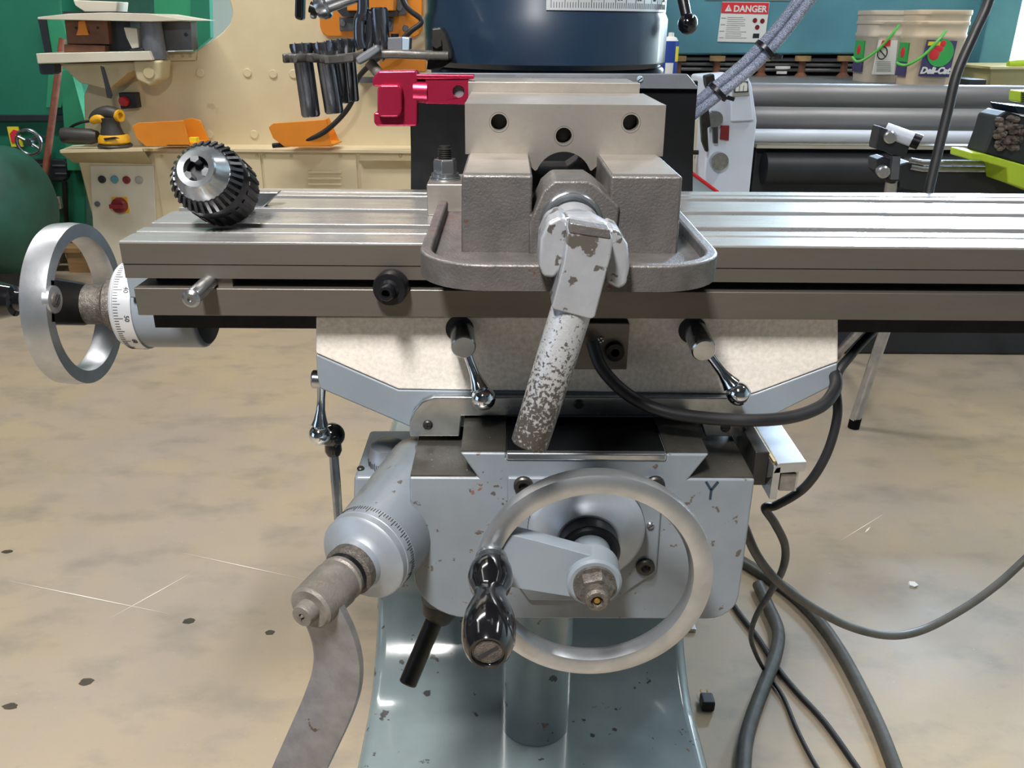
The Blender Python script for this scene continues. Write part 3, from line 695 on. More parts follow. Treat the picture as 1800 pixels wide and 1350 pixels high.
# ------------------------------------------------------------------ vise handle with universal joint
hdl = T('vise_handle', 'chipped silver-painted vise handle hanging from the vise screw', 'handle', (P(935,790,.50).x, .50, P(935,790,.50).z))
jy = .510
ysock = MB().lathe(V(sc0.x,bY-.0235,sc0.z), (0,-1,0), [(0,0),(.0175,0),(.0180,.004),(.0170,.020),(0,.022)], 36).build('socket', 'silver_paint', hdl)
def ear(pts, y, d): return MB().prism([P(a,b,y) for a,b in pts], (0,d,0))
L_ = [(950,420),(962,392),(985,380),(998,388),(1000,430),(990,470),(975,490),(955,488),(946,466)]
R_ = [(1072,400),(1090,408),(1104,430),(1108,470),(1102,502),(1088,510),(1066,498),(1060,470),(1066,430)]
MB().prism([P(a,b,jy-.004) for a,b in L_], (0,.034,0)).build('yoke_ear', 'silver_paint', hdl, bevel=.006, seg=4)
MB().prism([P(a,b,jy-.004) for a,b in R_], (0,.034,0)).build('yoke_ear', 'silver_paint', hdl, bevel=.006, seg=4)
MB().prism([P(a,b,jy+.010) for a,b in ((962,392),(985,378),(1040,378),(1090,405),(1098,440),(1060,450),(1000,440),(958,440))], (0,.016,0)).build('yoke_bridge', 'silver_paint', hdl, bevel=.005, seg=3)
kf = .490
K = [(999,408),(1008,398),(1074,410),(1078,425),(1074,452),(1046,559),(1038,562),(972,545),(970,538),(990,465)]
MB().prism([P(a,b,kf) for a,b in K], (0,.030,0)).build('knuckle', 'silver_paint', hdl, bevel=.0022, seg=2)
MB().prism([P(a,b,kf-.0006) for a,b in ((1002,391),(1072,403),(1074,421),(1000,410))], (0,.012,0)).build('pivot_pin_flat', 'cast_iron', hdl, bevel=.001)
a = P(1006,540,kf+.014); b_ = P(930,782,kf+.004)
MB().tube([a, a+(b_-a)*.3, a+(b_-a)*.985, b_], [.0128,.0128,.0122,.011], 28).build('bar', 'silver_worn', hdl, sharp=40)
M('tooth_steel', '#55565a', '#3c3d40', 60, .2, .3, .8)
# ------------------------------------------------------------------ drill chuck lying on the table
noseP = P(345,303,.660); tipP = P(398,345,.712)
ax = (tipP-noseP).normalized()
chk = T('drill_chuck', 'keyed drill chuck lying on its side on the milling table', 'drill chuck', (noseP.x, .71, TZ))
r0 = .0288
noseP = noseP + V(0,0,.003)
MB().lathe(noseP, ax, [(.0098,.006),(.0098,.0),(.0145,-.0005),(.0150,.0005),(.0152,.001),(.0155,.0015),(.0205,.009),(.0222,.0125)], 48).build('nose', 'satin_chrome', chk)
MB().lathe(noseP, ax, [(.0,.010),(.0100,.010),(.0100,.0)], 30).build('jaw_bore', 'ink', chk)
MB().lathe(noseP, ax, [(.0218,.012),(.0230,.013),(.0262,.021),(.0284,.0225),(.0288,.028),(.0288,.056),(.0278,.059),(.021,.060),(.0205,.070),(.012,.071),(0,.071)], 64).build('sleeve', 'black_oxide', chk)
e1_ = (V(0,0,1)-ax*ax.z).normalized(); e2_ = ax.cross(e1_)
for i in range(32):
    a = 2*math.pi*i/32; e = e1_*math.cos(a)+e2_*math.sin(a); s_ = ax.cross(e)
    sl = (e*.0072+ax*.0095).normalized(); nn = s_.cross(sl)
    MB().obox(noseP+ax*.0168+e*.0252, sl, s_, nn, .0052, .0012, .0014).build('gear_tooth', 'tooth_steel', chk)
for i in range(24):
    a = 2*math.pi*i/24; e = e1_*math.cos(a)+e2_*math.sin(a); s_ = ax.cross(e)
    MB().obox(noseP+ax*.045+e*.0288, ax, s_, e, .011, .0016, .0007).build('grip_rib', 'dark_steel', chk)
for i in range(3):
    a = R(90+120*i+18); e = e1_*math.cos(a)+e2_*math.sin(a); s_ = ax.cross(e)
    c_ = noseP
    MB().prism([c_+e*.0103+s_*.0032, c_+e*.0103-s_*.0032, c_+e*.0066-s_*.0032, c_+e*.0048, c_+e*.0066+s_*.0032], ax*.008).build('chuck_jaw', 'satin_chrome', chk)
MB().lathe(noseP, ax, [(0,.070),(.0085,.070),(.0080,.080),(.0070,.105),(.0058,.112),(0,.113)], 28).build('taper_arbor', 'satin_chrome', chk)
tag(MB().prism([P(x,y,.778) for x,y in ((446,338),(490,338),(486,343),(456,372),(446,372))], (0,.012,0)).build('drift_wedge', 'satin_chrome', None, bevel=.0012), 'flat pointed steel drift lying behind the drill chuck', 'drift')
# ------------------------------------------------------------------ red work stop clamped to the fixed jaw
ry = .80
stop = T('work_stop', 'red anodized work stop clamped beside the vise jaw', 'work stop', (P(700,180,ry).x, ry, P(700,222,ry).z))
MB().prism([P(a,b,ry) for a,b in ((653,140),(665,125),(731,124),(733,130),(733,222),(662,222),(657,216),(657,198),(675,198),(675,152),(656,152))], (0,.020,0)).build('clamp_block', 'red_anodized', stop, bevel=.0016, seg=3)
MB().prism([P(a,b,ry-.009) for a,b in ((663,155),(668,149),(700,149),(706,155),(706,198),(700,206),(668,206),(663,198))], (0,.024,0)).build('clamp_button', 'red_anodized', stop, bevel=.004, seg=4)
p0 = P(728,160,ry+.008); p1 = P(752,161,ry+.008)
MB().tube([p0,p1], .0106, 32).build('neck', 'red_anodized', stop)
MB().prism([P(a,b,ry+.0005) for a,b in ((748,138),(822,139),(824,141),(824,168),(817,184),(748,182))], (0,.018,0), [[P(806,161,ry+.0005)+V(.0052*math.cos(t),0,.0052*math.sin(t)) for t in [2*math.pi*k/20 for k in range(20)]]]).build('arm', 'red_anodized', stop, bevel=.001)
MB().prism([P(a,b,ry-.001) for a,b in ((731,131),(833,132),(833,139),(731,139))], (0,.018,0)).build('arm_flange', 'red_anodized', stop, bevel=.0008)
MB().lathe(P(806,161,ry+.006), (0,1,0), [(0,0),(.0050,0),(.0050,.01),(0,.01)], 20).build('set_screw', 'mid_grey', stop)
# ------------------------------------------------------------------ collet rack on the column and what it holds
cy = 1.02
M('arm_iron', '#5f5b57', '#4c4946', 60, .4, .5, .5, bump=.3, bscale=300)
rk = T('collet_rack', 'cast iron rack arm reaching out beside the turret', 'rack', (P(650,98,cy).x, cy, P(650,110,cy).z))
pp = [P(x,y,cy+dy) for x,y,dy in ((505,101,0),(530,101,-.004),(560,100,0),(590,103,.002),(640,98,0),(690,94,.002),(740,96,.004),(790,97,.01))]
arm = MB()
cps = spline(pp, 5)
n = len(cps)
for i, p in enumerate(cps):
    hw = .030 if i < n*.55 else .016
    if 0.05 < i/n < .5: hw = .030+.006*math.sin(i*1.4)
    if i == 0: hw = .018
    for (u_, v_) in ((-1,-.7),(-.9,-1),(.9,-1),(1,-.7),(1,.7),(.9,1),(-.9,1),(-1,.7)): arm.v.append((p.x, p.y-.004+hw*u_, p.z+.0045*v_))
for i in range(n-1):
    for k in range(8): jn = (k+1) % 8; arm.f.append((i*8+k,i*8+jn,(i+1)*8+jn,(i+1)*8+k)); arm.m.append(0)
arm.f.append(tuple(range(8))); arm.m.append(0); arm.f.append(tuple((n-1)*8+k for k in range(8))); arm.m.append(0)
arm.build('rack_arm', 'arm_iron', rk, sharp=50)
MB().prism([P(a,b,cy-.005) for a,b in ((758,50),(775,48),(782,58),(794,92),(794,104),(782,108),(770,104),(758,90))], (0,.05,0)).build('mount_bracket', 'dark_steel', rk, bevel=.002)
MB().lathe(P(768,75,cy-.005), (0,-1,0), [(0,0),(.006,0),(.006,.006),(0,.006)], 6).build('bracket_bolt', 'dark_steel', rk)
MB().prism([P(a,b,cy) for a,b in ((752,106),(794,108),(770,124),(750,122))], (0,.04,0)).build('bracket_foot', 'dark_steel', rk)
def collet(px0, py0, px1, py1, Y, label, rr=.0110, cup=True):
    a = P(px0,py0,Y); b = P(px1,py1,Y); d = (b-a).normalized(); L = (b-a).length
    t = T('collet', label, 'collet', b, 'collets in the rack')
    MB().lathe(a, d, [(rr*.45,.004),(rr*.55,0),(rr*1.12,0),(rr*1.18,.003),(rr*1.0,L*.2),(rr*.96,L*.22),(rr*.96,L*.97),(rr*.85,L),(rr*.5,L),(rr*.5,L*.9),(0,L*.9)], 32).build('barrel', 'chuck_blue', t)
    sd = d.cross(V(0,1,0)).normalized()
    MB().obox(a+d*(L*.93)+V(0,-rr*.965,0)-sd*rr*.1, d, sd, V(0,-1,0), L*.06, .0012, .0004).build('key_slot', 'ink', t)
    for sgn in (-1, 1):
        MB().obox(a+d*.006+V(0,-rr*1.08,0)*1+sd*(rr*.35*sgn), d, sd, V(0,-1,0), .007, .0004, .0008).build('slit', 'ink', t)
M('chuck_blue', '#83868e', '#6c6f78', 30, .14, .2, .95)
collet(529,76,547,205,cy-.012,'outermost polished collet at the tip of the rack')
collet(568,74,588,199,cy-.014,'polished collet second from the tip of the rack')
collet(592,70,606,181,cy+.030,'short collet in the back row of the rack')
collet(608,68,618,178,cy+.032,'back-row collet nearest the turret, half hidden', .0095)
# hook, peg, block and broken ring hung on the rack
hk = MB().tube(spline([P(637,-30,cy),P(638,20,cy),P(632,38,cy),P(632,70,cy),P(637,86,cy)],5), [.0065]*21, 12)
hk.tube(spline([P(639,15,cy+.004),P(649,32,cy+.004),P(649,70,cy+.004),P(645,95,cy+.004)],5), [.005]*16, 12)
tag(hk.build('open_wrench', 'chuck_blue', None), 'blue-tinted open wrench hanging upright behind the rack', 'wrench')
tag(MB().lathe(P(672,92,cy+.005), (P(668,44,cy+.005)-P(672,92,cy+.005)), [(0,-.01),(.004,-.006),(.0095,.012),(.0098,.044),(.0085,.046),(0,.046)], 28).build('tool_bit', 'chuck_blue', None), 'tapered round tool peg standing in the rack', 'tool')
tb_ = T('tool_block', 'small grey block with black screw standing on the rack', 'block', (P(698,88,cy).x, cy, P(698,88,cy).z))
MB().prism([P(a,b,cy) for a,b in ((681,66),(707,65),(707,90),(681,88))], (0,.03,0)).prism([P(a,b,cy+.001) for a,b in ((706,65),(720,66),(719,88),(706,90))], (0,.028,0), mi=1).build('block_body', ['mid_grey','glass_blue'], tb_, bevel=.001)
MB().lathe(P(694,66,cy+.012), (0,0,1), [(0,-.002),(.0045,-.002),(.0045,.004),(0,.004)], 16).build('block_screw', 'black_oxide', tb_)
tag(MB().prism([P(a,b,cy-.03) for a,b in ((622,103),(638,92),(662,77),(669,90),(650,104),(630,115))], (0,.014,0)).build('shaft_collar', 'mid_grey', None, bevel=.003, seg=3), 'grey clamp collar tilted across the rack front', 'collar')
tag(MB().tube(spline([P(648,108,cy-.01),P(655,116,cy-.01),P(665,128,cy-.01)],4), .006, 12).build('bent_bolt', 'rusty_metal', None), 'rusty bolt poking down below the rack', 'bolt')
# clamp arm above the rack
lm = T('swing_arm', 'chromed swing arm with black tee knob above the rack', 'arm', (P(575,30,cy).x, cy, P(575,36,cy).z))
MB().tube([P(560,12,cy), P(620,-10,cy), P(680,-32,cy), V(-.09,1.12,P(680,-32,cy).z+.01)], .0095, 20).build('arm_tube', 'satin_chrome', lm)
MB().tube([P(545,12,cy), P(566,20,cy)], .006, 14).build('knob_stem', 'black_oxide', lm)
MB().prism([P(a,b,cy-.008) for a,b in ((518,-12),(533,-12),(532,37),(517,33))], (0,.016,0)).build('tee_knob', 'black_plastic', lm, bevel=.003)
MB().lathe(P(563,13,cy), (P(575,9,cy)-P(563,13,cy)), [(0,-.004),(.011,-.004),(.0135,.002),(.0135,.007),(.0115,.010),(0,.010)], 28).build('collar', 'satin_chrome', lm)
MB().prism([P(a,b,cy) for a,b in ((545,18),(555,18),(553,34),(544,32))], (0,.012,0)).build('lock_tab', 'mid_grey', lm, bevel=.002)
# ------------------------------------------------------------------ cables on and around the mill
def cable(name, pts, r, mat, label, n=8):
    o = MB().tube(spline(pts, n), r, 12).build(name, mat, None); return tag(o, label, 'cable')
cable('power_cable', [P(1040,600,.642),P(1060,650,.632),P(1110,698,.622),P(1180,726,.612),P(1290,738,.610),P(1380,735,.618),P(1440,716,.628),P(1465,690,.642),P(1470,668,.655),P(1462,650,.675)], .0052, 'cable_black', 'thick black cable drooping across the front of the saddle')
cable('signal_cable', [P(1560,560,.72),P(1535,582,.70),P(1495,625,.68),P(1470,665,.665),P(1472,730,.655),P(1452,800,.65),P(1415,856,.655),P(1365,888,.66),P(1345,893,.66),P(1362,920,.67),P(1380,960,.70),P(1376,1000,.75),P(1355,1040,.86),P(1328,1085,1.0),P(1320,1120,1.13),P(1328,1148,1.21)]+[Q(1342,1175,.02),Q(1375,1222,.006),Q(1400,1280,.006),Q(1425,1330,.006),Q(1455,1380,.006)], .0040, 'cable_black', 'thin black cord looping from the table to the floor')
cable('drop_cable', [P(1308,925,.72),P(1330,975,.72),P(1365,1020,.73),P(1420,1062,.75),P(1490,1100,.78),P(1560,1117,.80),P(1620,1108,.82),P(1690,1072,.84),P(1750,1030,.86),P(1800,985,.88),P(1900,890,.9),P(2050,740,.92)], [.0048]*89, 'cable_grey', 'grey cable sagging in the air beside the knee')
cable('heavy_cable', [Q(1285,975,.014),Q(1335,1005,.014),Q(1390,1042,.014),Q(1440,1092,.014),Q(1480,1150,.014),Q(1520,1225,.014),Q(1550,1290,.014),Q(1580,1370,.014)], .0125, 'cable_grey', 'heavy grey cable curving over the floor towards the corner')
cable('heavy_cable', [Q(1333,1028,.014),Q(1350,1065,.014),Q(1368,1110,.014),Q(1362,1155,.014),Q(1345,1200,.014),Q(1322,1262,.014),Q(1310,1310,.014),Q(1305,1380,.014)], .0130, 'cable_grey', 'heavy grey cable bowed beside the machine base')
cable('thin_cable', [Q(1270,1030,.006),Q(1295,1072,.006),Q(1330,1118,.006),Q(1365,1172,.006),Q(1400,1215,.006),Q(1450,1270,.006),Q(1500,1340,.006),Q(1530,1385,.006)], .0055, 'cable_black', 'thin dark cord running straight over the floor under the heavy cable')
cable('hanging_cord', [V(P(1748,-90,.96).x+.02,.98,RZ),V(P(1748,-90,.96).x+.012,.97,2.2),V(P(1748,-90,.96).x+.006,.965,1.55),P(1752,-140,.962),P(1748,-70,.96),P(1738,0,.955),P(1712,60,.95),P(1682,130,.945),P(1665,200,.94),P(1648,270,.935),P(1634,330,.93),P(1628,370,.925)], .0052, 'cable_black', 'black cord hanging down behind the milling table')
# braided conduit pair with ties
by_ = 1.10
for (off, lab) in ((0, 'upper braided metal conduit slanting up past the danger sign'), (1, 'lower braided metal conduit slanting up past the danger sign')):
    if off == 0: pts = [P(1215,190,by_),P(1250,158,by_),P(1310,108,by_),P(1360,55,by_),P(1400,5,by_),P(1440,-50,by_),P(1478,-108,by_),P(1520,-180,by_),P(1570,-280,by_),P(1620,-420,by_),P(1660,-620,by_),V(P(1660,-620,by_).x+.02,by_,RZ)]
    else: pts = [P(1217,204,by_-.004),P(1258,172,by_-.004),P(1322,120,by_-.004),P(1372,67,by_-.004),P(1418,8,by_-.004),P(1462,-50,by_-.004),P(1502,-108,by_-.004),P(1546,-180,by_-.004),P(1598,-280,by_-.004),P(1650,-420,by_-.004),P(1692,-620,by_-.004),V(P(1692,-620,by_).x+.02,by_-.004,RZ)]
    mbb = MB(); cps = spline(pts, 60); mbb.tube(cps, [.0056 if k % 2 else .0065 for k in range(len(cps))], 14)
    tag(mbb.build('braided_conduit', 'braid', None, sharp=80), lab, 'conduit')
for (x, y, lab) in ((1345,87,'black cable tie around the conduits near the danger sign'),(1262,161,'black cable tie around the conduits at their lower end')):
    c = P(x,y,by_-.002); d = (P(x+40,y-42,by_)-P(x,y,by_)).normalized()
    mt_ = MB().lathe(c-d*.003, d, [(.0135,0),(.0145,0),(.0145,.005),(.0135,.005),(.0135,0)], 28)
    mt_.tube([c+V(.010,-.008,-.006), c+V(.018,-.012,-.008)], .0025, 6)
    tag(mt_.build('cable_tie', 'black_oxide', None), lab, 'cable tie')
# bits on the floor
c = Q(1242,1242,.0); pg = T('plug_end', 'little dark plug end lying on the floor by the base', 'plug', (c.x, c.y, 0))
MB().box(c.x-.012, c.x+.012, c.y-.014, c.y+.014, 0, .022).build('plug_body', 'cable_black', pg, bevel=.004)
for k in (-1, 1): MB().box(c.x+k*.006-.001, c.x+k*.006+.001, c.y+.014, c.y+.030, .010, .013).build('plug_pin', 'brass', pg)
c = Q(1210,1108,0); tag(MB().box(c.x-.012, c.x+.014, c.y-.007, c.y+.009, 0, .009).build('metal_offcut', 'aluminium', None, bevel=.001), 'tiny square metal offcut on the floor behind the handwheel', 'offcut')
c = Q(1604,1029,0); mp_ = MB(); mp_.prism([V(c.x-.010,c.y-.004,.0),V(c.x-.002,c.y-.010,0),V(c.x+.009,c.y-.004,0),V(c.x+.006,c.y+.009,0),V(c.x-.006,c.y+.010,0)], (.002,0,.004))
tag(mp_.build('paper_scrap', 'label_white', None), 'tiny white scrap on the open floor', 'scrap')
# ------------------------------------------------------------------ cream ironworker at the back
iw = T('ironworker', 'cream steel-working machine with control panel behind the milling table', 'machine', (-.8, 4.4, 0))
Y0 = 4.0
def pz(py, Y, px=400): return P(px, py, Y).z
ledge = pz(262, Y0)
xL_, xR_ = P(132,300,Y0).x, P(800,300,Y0).x
xp = P(270,300,Y0).x
MB().prism([P(122,268,Y0),V(xL_+.02,Y0,pz(285,Y0)),V(xL_+.06,Y0,0),V(xR_,Y0,0),V(xR_,Y0,ledge),P(122,262,Y0)], (0,.7,0)).build('cabinet', 'cream', iw, bevel=.008)
MB().prism([P(105,264,Y0-.14),P(250,261,Y0-.14),P(268,261,Y0-.02),V(xR_,Y0-.02,ledge+.002),V(xR_,Y0+.68,ledge+.002),P(128,255,Y0+.3)], (0,0,-.012)).build('ledge', 'cream', iw)
MB().prism([P(104,266,Y0-.14),P(252,263,Y0-.14),P(266,286,Y0-.005),P(127,283,Y0-.005)], (0,.01,-.01)).build('ledge_skirt', 'cream_dark', iw)
cpn = MB().prism([P(157,291,Y0-.012),P(270,291,Y0-.012),P(276,440,Y0-.012),P(276,560,Y0-.012),P(172,560,Y0-.012)], (0,.02,0)).build('control_panel', 'cream_pale', iw, bevel=.004)
for (x, y, mt_) in ((180,315,'dark_grey'),(202,315,'teal'),(223,316,'deep_red'),(245,316,'label_grey')):
    MB().lathe(P(x,y,Y0-.012), (0,-1,0), [(0,.014),(.013,.014),(.017,.009),(.017,0),(0,0)], 20).build('push_button', mt_, cpn)
sw = P(212,360,Y0-.012)
MB().obox(sw, V(1,0,0), V(0,1,0), V(0,0,1), .036, .004, .036).build('switch_plate', 'yellow', cpn)
MB().lathe(sw, (0,-1,0), [(0,.034),(.028,.034),(.034,.026),(.036,0),(0,0)], 28).obox(sw+V(0,-.036,0), V(1,0,0), V(0,1,0), V(0,0,1), .034, .01, .009).build('rotary_switch', 'deep_red', cpn)
MB().lathe(P(172,358,Y0-.012), (0,-1,0), [(0,.01),(.012,.01),(.012,0),(0,0)], 16).build('key_lock', 'mid_grey', cpn)
# two cover sheets with screws and vents
px_edges = [(272,460),(462,628),(632,790)]
for k, (x0, x1) in enumerate(px_edges):
    a, b = P(x0,290,Y0-.006), P(x1,290,Y0-.006)
    sh = MB().box(a.x+.003, b.x-.003, Y0-.008, Y0+.002, .12, pz(270,Y0)).build('cover_sheet', 'cream', iw, bevel=.002)
    for s_ in ((284,275),(452,274)) if k == 0 else (((464,274),(512,274),(598,274)) if k == 1 else ((704,274),)):
        MB().lathe(P(s_[0],s_[1],Y0-.008), (0,-1,0), [(0,.004),(.006,.004),(.008,0),(0,0)], 12).build('screw', 'cream_dark', sh)
    if k == 1:
        for vy in (304,315,325):
            MB().prism([P(541,vy-4,Y0-.014),P(600,vy-4,Y0-.014),P(600,vy+1,Y0-.022),P(541,vy+1,Y0-.022)], (0,.012,.0)).build('vent_louvre', 'cream', sh, bevel=.002)
    if k == 2:
        MB().prism([P(630,282,Y0-.03),P(790,282,Y0-.03),P(790,296,Y0-.012),P(640,296,Y0-.012)], (0,.02,0)).build('pocket_lip', 'cream_dark', sh)
# thick upper side plate with the throat outline
UY = 4.14
cur = [(372,72),(392,56),(405,40),(409,22),(405,5),(395,-15),(385,-40)]
plate = MB().prism([P(x,y,UY) for x,y in [(150,264),(147,168),(160,135),(185,118),(268,108),(345,106),(346,88)]+cur+[(385,-420),(800,-420),(800,264)]], (0,.10,0)).build('side_plate', 'cream', iw, bevel=.006)
MB().lathe(P(288,127,UY), (0,-1,0), [(.014,.003),(.018,.003),(.018,0)], 20).lathe(P(288,127,UY), (0,-1,0), [(0,.0012),(.0145,.0012),(.0145,0)], 20, mi=1).build('bore', ['cream_dark','ink'], plate)  # no real hole: a dark disc paints its shade
for (x, y) in ((200,139),(352,128),(435,128),(447,236),(480,130),(516,130),(368,236)):
    MB().lathe(P(x,y,UY), (0,-1,0), [(0,.006),(.017,.006),(.019,.004),(.019,0),(0,0)], 20).build('plate_bolt', 'cream', plate)
# stop button
eb = MB().prism([P(a,b,UY-.05) for a,b in ((208,163),(238,163),(242,190),(212,192))], (0,.05,0)).build('stop_box', 'dark_grey', iw, bevel=.004)
MB().lathe(P(219,178,UY-.05), (0,-1,0), [(0,.022),(.018,.022),(.022,.014),(.022,0),(0,0)], 24).build('stop_button', 'red', eb)
# notching station: tray, support wedge, dies
NY = 3.92
st = MB().prism([P(a,b,NY) for a,b in ((63,94),(262,90),(268,106),(66,112))], (0,.30,0)).build('support_bar', 'cream_pale', iw, bevel=.003)
for x in (290,304,321,335): MB().lathe(P(x,98,UY-.01), (0,-1,0), [(0,.006),(.008,.006),(.008,0),(0,0)], 12).build('rivet', 'cream_dark', iw)
MB().prism([P(a,b,UY-.012) for a,b in ((282,91),(345,90),(343,106),(286,107))], (0,.02,0)).build('scale_strip', 'cream', iw)
MB().prism([P(a,b,NY+.05) for a,b in ((104,112),(262,108),(255,118),(225,128),(190,158),(140,145),(118,125))], (0,.16,0)).build('support_wedge', 'cream_dark', iw, bevel=.004)  # darker cream carries the shading below the support bar
MB().prism([P(a,b,NY+.02) for a,b in ((232,107),(284,106),(282,140),(262,152),(240,142),(234,122))], (0,.12,0)).build('punch_boss', 'cream_dark', iw, bevel=.012, seg=3)
MB().lathe(P(262,128,NY+.02), (0,-1,0), [(0,.006),(.022,.006),(.026,0),(0,0)], 20).build('boss_cap', 'cream_dark', iw)
MB().prism([P(a,b,NY) for a,b in ((66,30),(120,24),(190,22),(262,24),(298,30),(335,36),(262,38),(66,34))], (0,.34,0)).build('top_plate', 'cream_pale', iw, bevel=.002)
MB().prism([P(a,b,NY+.02) for a,b in ((110,20),(205,20),(262,26),(112,33))], (0,.30,0)).build('top_rim', 'dark_grey', iw)
MB().prism([P(a,b,NY+.06) for a,b in ((113,35),(188,36),(192,78),(118,78))], (0,.12,0)).build('die_block', 'brown_steel', iw, bevel=.004)
MB().prism([P(a,b,NY+.05) for a,b in ((112,78),(184,80),(184,92),(112,92))], (0,.14,0)).build('die_base', 'brown_steel', iw, bevel=.003)
MB().prism([P(a,b,NY+.05) for a,b in ((137,37),(148,36),(152,52),(156,62),(133,62),(137,50))], (0,.02,0)).build('die_pointer', 'orange', iw, bevel=.003)
for (x, y) in ((134,49),(155,57),(172,49)): MB().lathe(P(x,y,NY+.06), (0,-1,0), [(0,.002),(.006,.002),(.006,0)], 12).build('die_hole', 'ink', iw)
MB().prism([P(a,b,NY+.10) for a,b in ((188,37),(228,37),(236,92),(188,90))], (0,.15,0)).build('die_gap_shade', 'dark_grey', iw)  # dark block stands in for the shade of an open gap
MB().prism([P(a,b,NY+.04) for a,b in ((217,48),(240,50),(244,84),(232,86),(222,66))], (0,.06,0)).build('ram_guide', 'cream_pale', iw, bevel=.003)
MB().prism([P(a,b,NY+.03) for a,b in ((228,86),(252,86),(252,104),(232,104))], (0,.06,0)).build('ram_foot', 'dark_grey', iw)
MB().lathe(V(P(266,70,NY+.05).x, NY+.07, P(266,104,NY+.05).z), (0,0,1), [(0,0),(.045,0),(.048,.05),(.044,.17),(0,.17)], 28).build('ram_cylinder', 'mid_grey', iw)
MB().prism([P(a,b,NY+.14) for a,b in ((268,37),(335,38),(338,88),(280,90))], (0,.08,0)).build('ram_housing', 'mid_grey', iw, bevel=.003)
MB().lathe(P(327,61,NY+.14), (0,-1,0), [(0,.004),(.008,.004),(.008,0)], 12).build('housing_bolt', 'dark_grey', iw)
MB().prism([P(a,b,NY-.01) for a,b in ((176,116),(181,118),(196,168),(194,173),(188,172),(184,150))], (0,.012,0)).build('lever_arm', 'dark_grey', iw)
MB().prism([P(a,b,NY+.02) for a,b in ((68,113),(96,113),(96,128),(92,131),(74,131),(70,128))], (0,.06,0)).build('stop_foot', 'dark_grey', iw)
MB().prism([P(a,b,NY+.03) for a,b in ((128,0),(206,3),(204,22),(150,22),(132,10))], (0,.12,0)).build('hopper_wing', 'cream_pale', iw, bevel=.004)
# orange punch guard plates behind the rack
op = MB().prism([P(a,b,UY-.05) for a,b in ((560,-60),(742,-60),(742,50),(735,62),(728,65),(575,64),(566,58),(562,46))], (0,.05,0)).build('guard_plate', 'orange', iw, bevel=.005)
MB().prism([P(a,b,UY-.05) for a,b in ((668,104),(748,104),(748,126),(668,124))], (0,.05,0)).build('lower_guard', 'orange', iw, bevel=.004)
MB().prism([P(a,b,UY-.20) for a,b in ((610,-30),(690,-30),(690,19),(610,19))], (0,.15,0)).build('punch_head', 'orange', iw, bevel=.004)
MB().prism([P(a,b,UY-.17) for a,b in ((592,-30),(612,-30),(612,20),(696,20),(696,29),(602,29),(592,18))], (0,.1,0)).build('punch_holder', 'dark_grey', iw)
MB().prism([P(a,b,UY-.065) for a,b in ((596,30),(692,31),(690,55),(597,54))], (0,.02,0)).prism([P(a,b,UY-.066) for a,b in ((692,-20),(715,-20),(714,26),(693,27))], (0,.02,0)).build('punch_bracket', 'mid_grey', iw, bevel=.003)
for (x, y) in ((603,41),(683,41),(702,14),(713,50)): MB().lathe(P(x,y,UY-.066), (0,-1,0), [(0,.012),(.011,.012),(.014,.008),(.014,0),(0,0)], 16).build('bracket_bolt', 'mid_grey', iw)
MB().prism([P(a,b,UY-.05) for a,b in ((629,136),(656,136),(656,146),(629,145))], (0,.05,0)).build('cable_clip', 'mid_grey', iw)
cable('machine_cable', [P(690,-60,3.86),P(712,8,3.86),P(741,36,3.86),P(722,55,3.85),P(690,85,3.86),P(655,110,3.88),P(628,140,3.9),P(620,175,3.9),P(600,205,3.9),P(565,235,3.9),P(520,252,3.92),P(480,256,3.94)], .011, 'cable_black', 'black cable hanging down the cream plate beside the collets')
# two orange chute guards resting on the ledge
def chute(name, pts_out, pts_end, Y, d, lab, inner):
    t = T('chute_guard', lab, 'guard', V(P(*pts_out[0],Y).x, Y, ledge), 'orange chute guards')
    MB().prism([P(a,b,Y) for a,b in pts_out], (0,.012,0)).build('front_panel', 'orange', t, bevel=.002)
    MB().prism([P(a,b,Y+.16) for a,b in inner], (0,.010,0)).build('rear_panel', 'orange', t, bevel=.002)
    q = [P(a,b,Y) for a,b in pts_end]
    MB().add([q[0],q[1],q[1]+V(.02,.16,.0),q[0]+V(.02,.16,.012),q[0]+V(0,0,.006),q[1]+V(0,0,.006),q[1]+V(.02,.16,.006),q[0]+V(.02,.16,.018)], [(0,1,2,3),(7,6,5,4),(0,4,5,1),(1,5,6,2),(2,6,7,3),(3,7,4,0)]).build('bottom_panel', 'orange', t)
    return t
c1 = chute('chute', [(232,222),(242,216),(322,212),(334,257),(256,257),(240,243)], [(258,257),(334,257)], 3.9, .16, 'orange sheet-metal chute guard with yellow piece inside, next to the sander', [(300,214),(338,208),(352,212),(368,248),(336,252)])
MB().box(P(332,243,3.99).x, P(346,243,3.99).x, 3.98, 4.02, ledge+.02, ledge+.05).build('yellow_block', 'label_yellow', c1)
chute('chute', [(472,224),(480,217),(574,210),(582,258),(500,258),(480,243)], [(500,258),(582,258)], 3.9, .16, 'orange sheet-metal chute guard with a black cable lying over it', [(560,212),(578,207),(597,250),(582,254)])
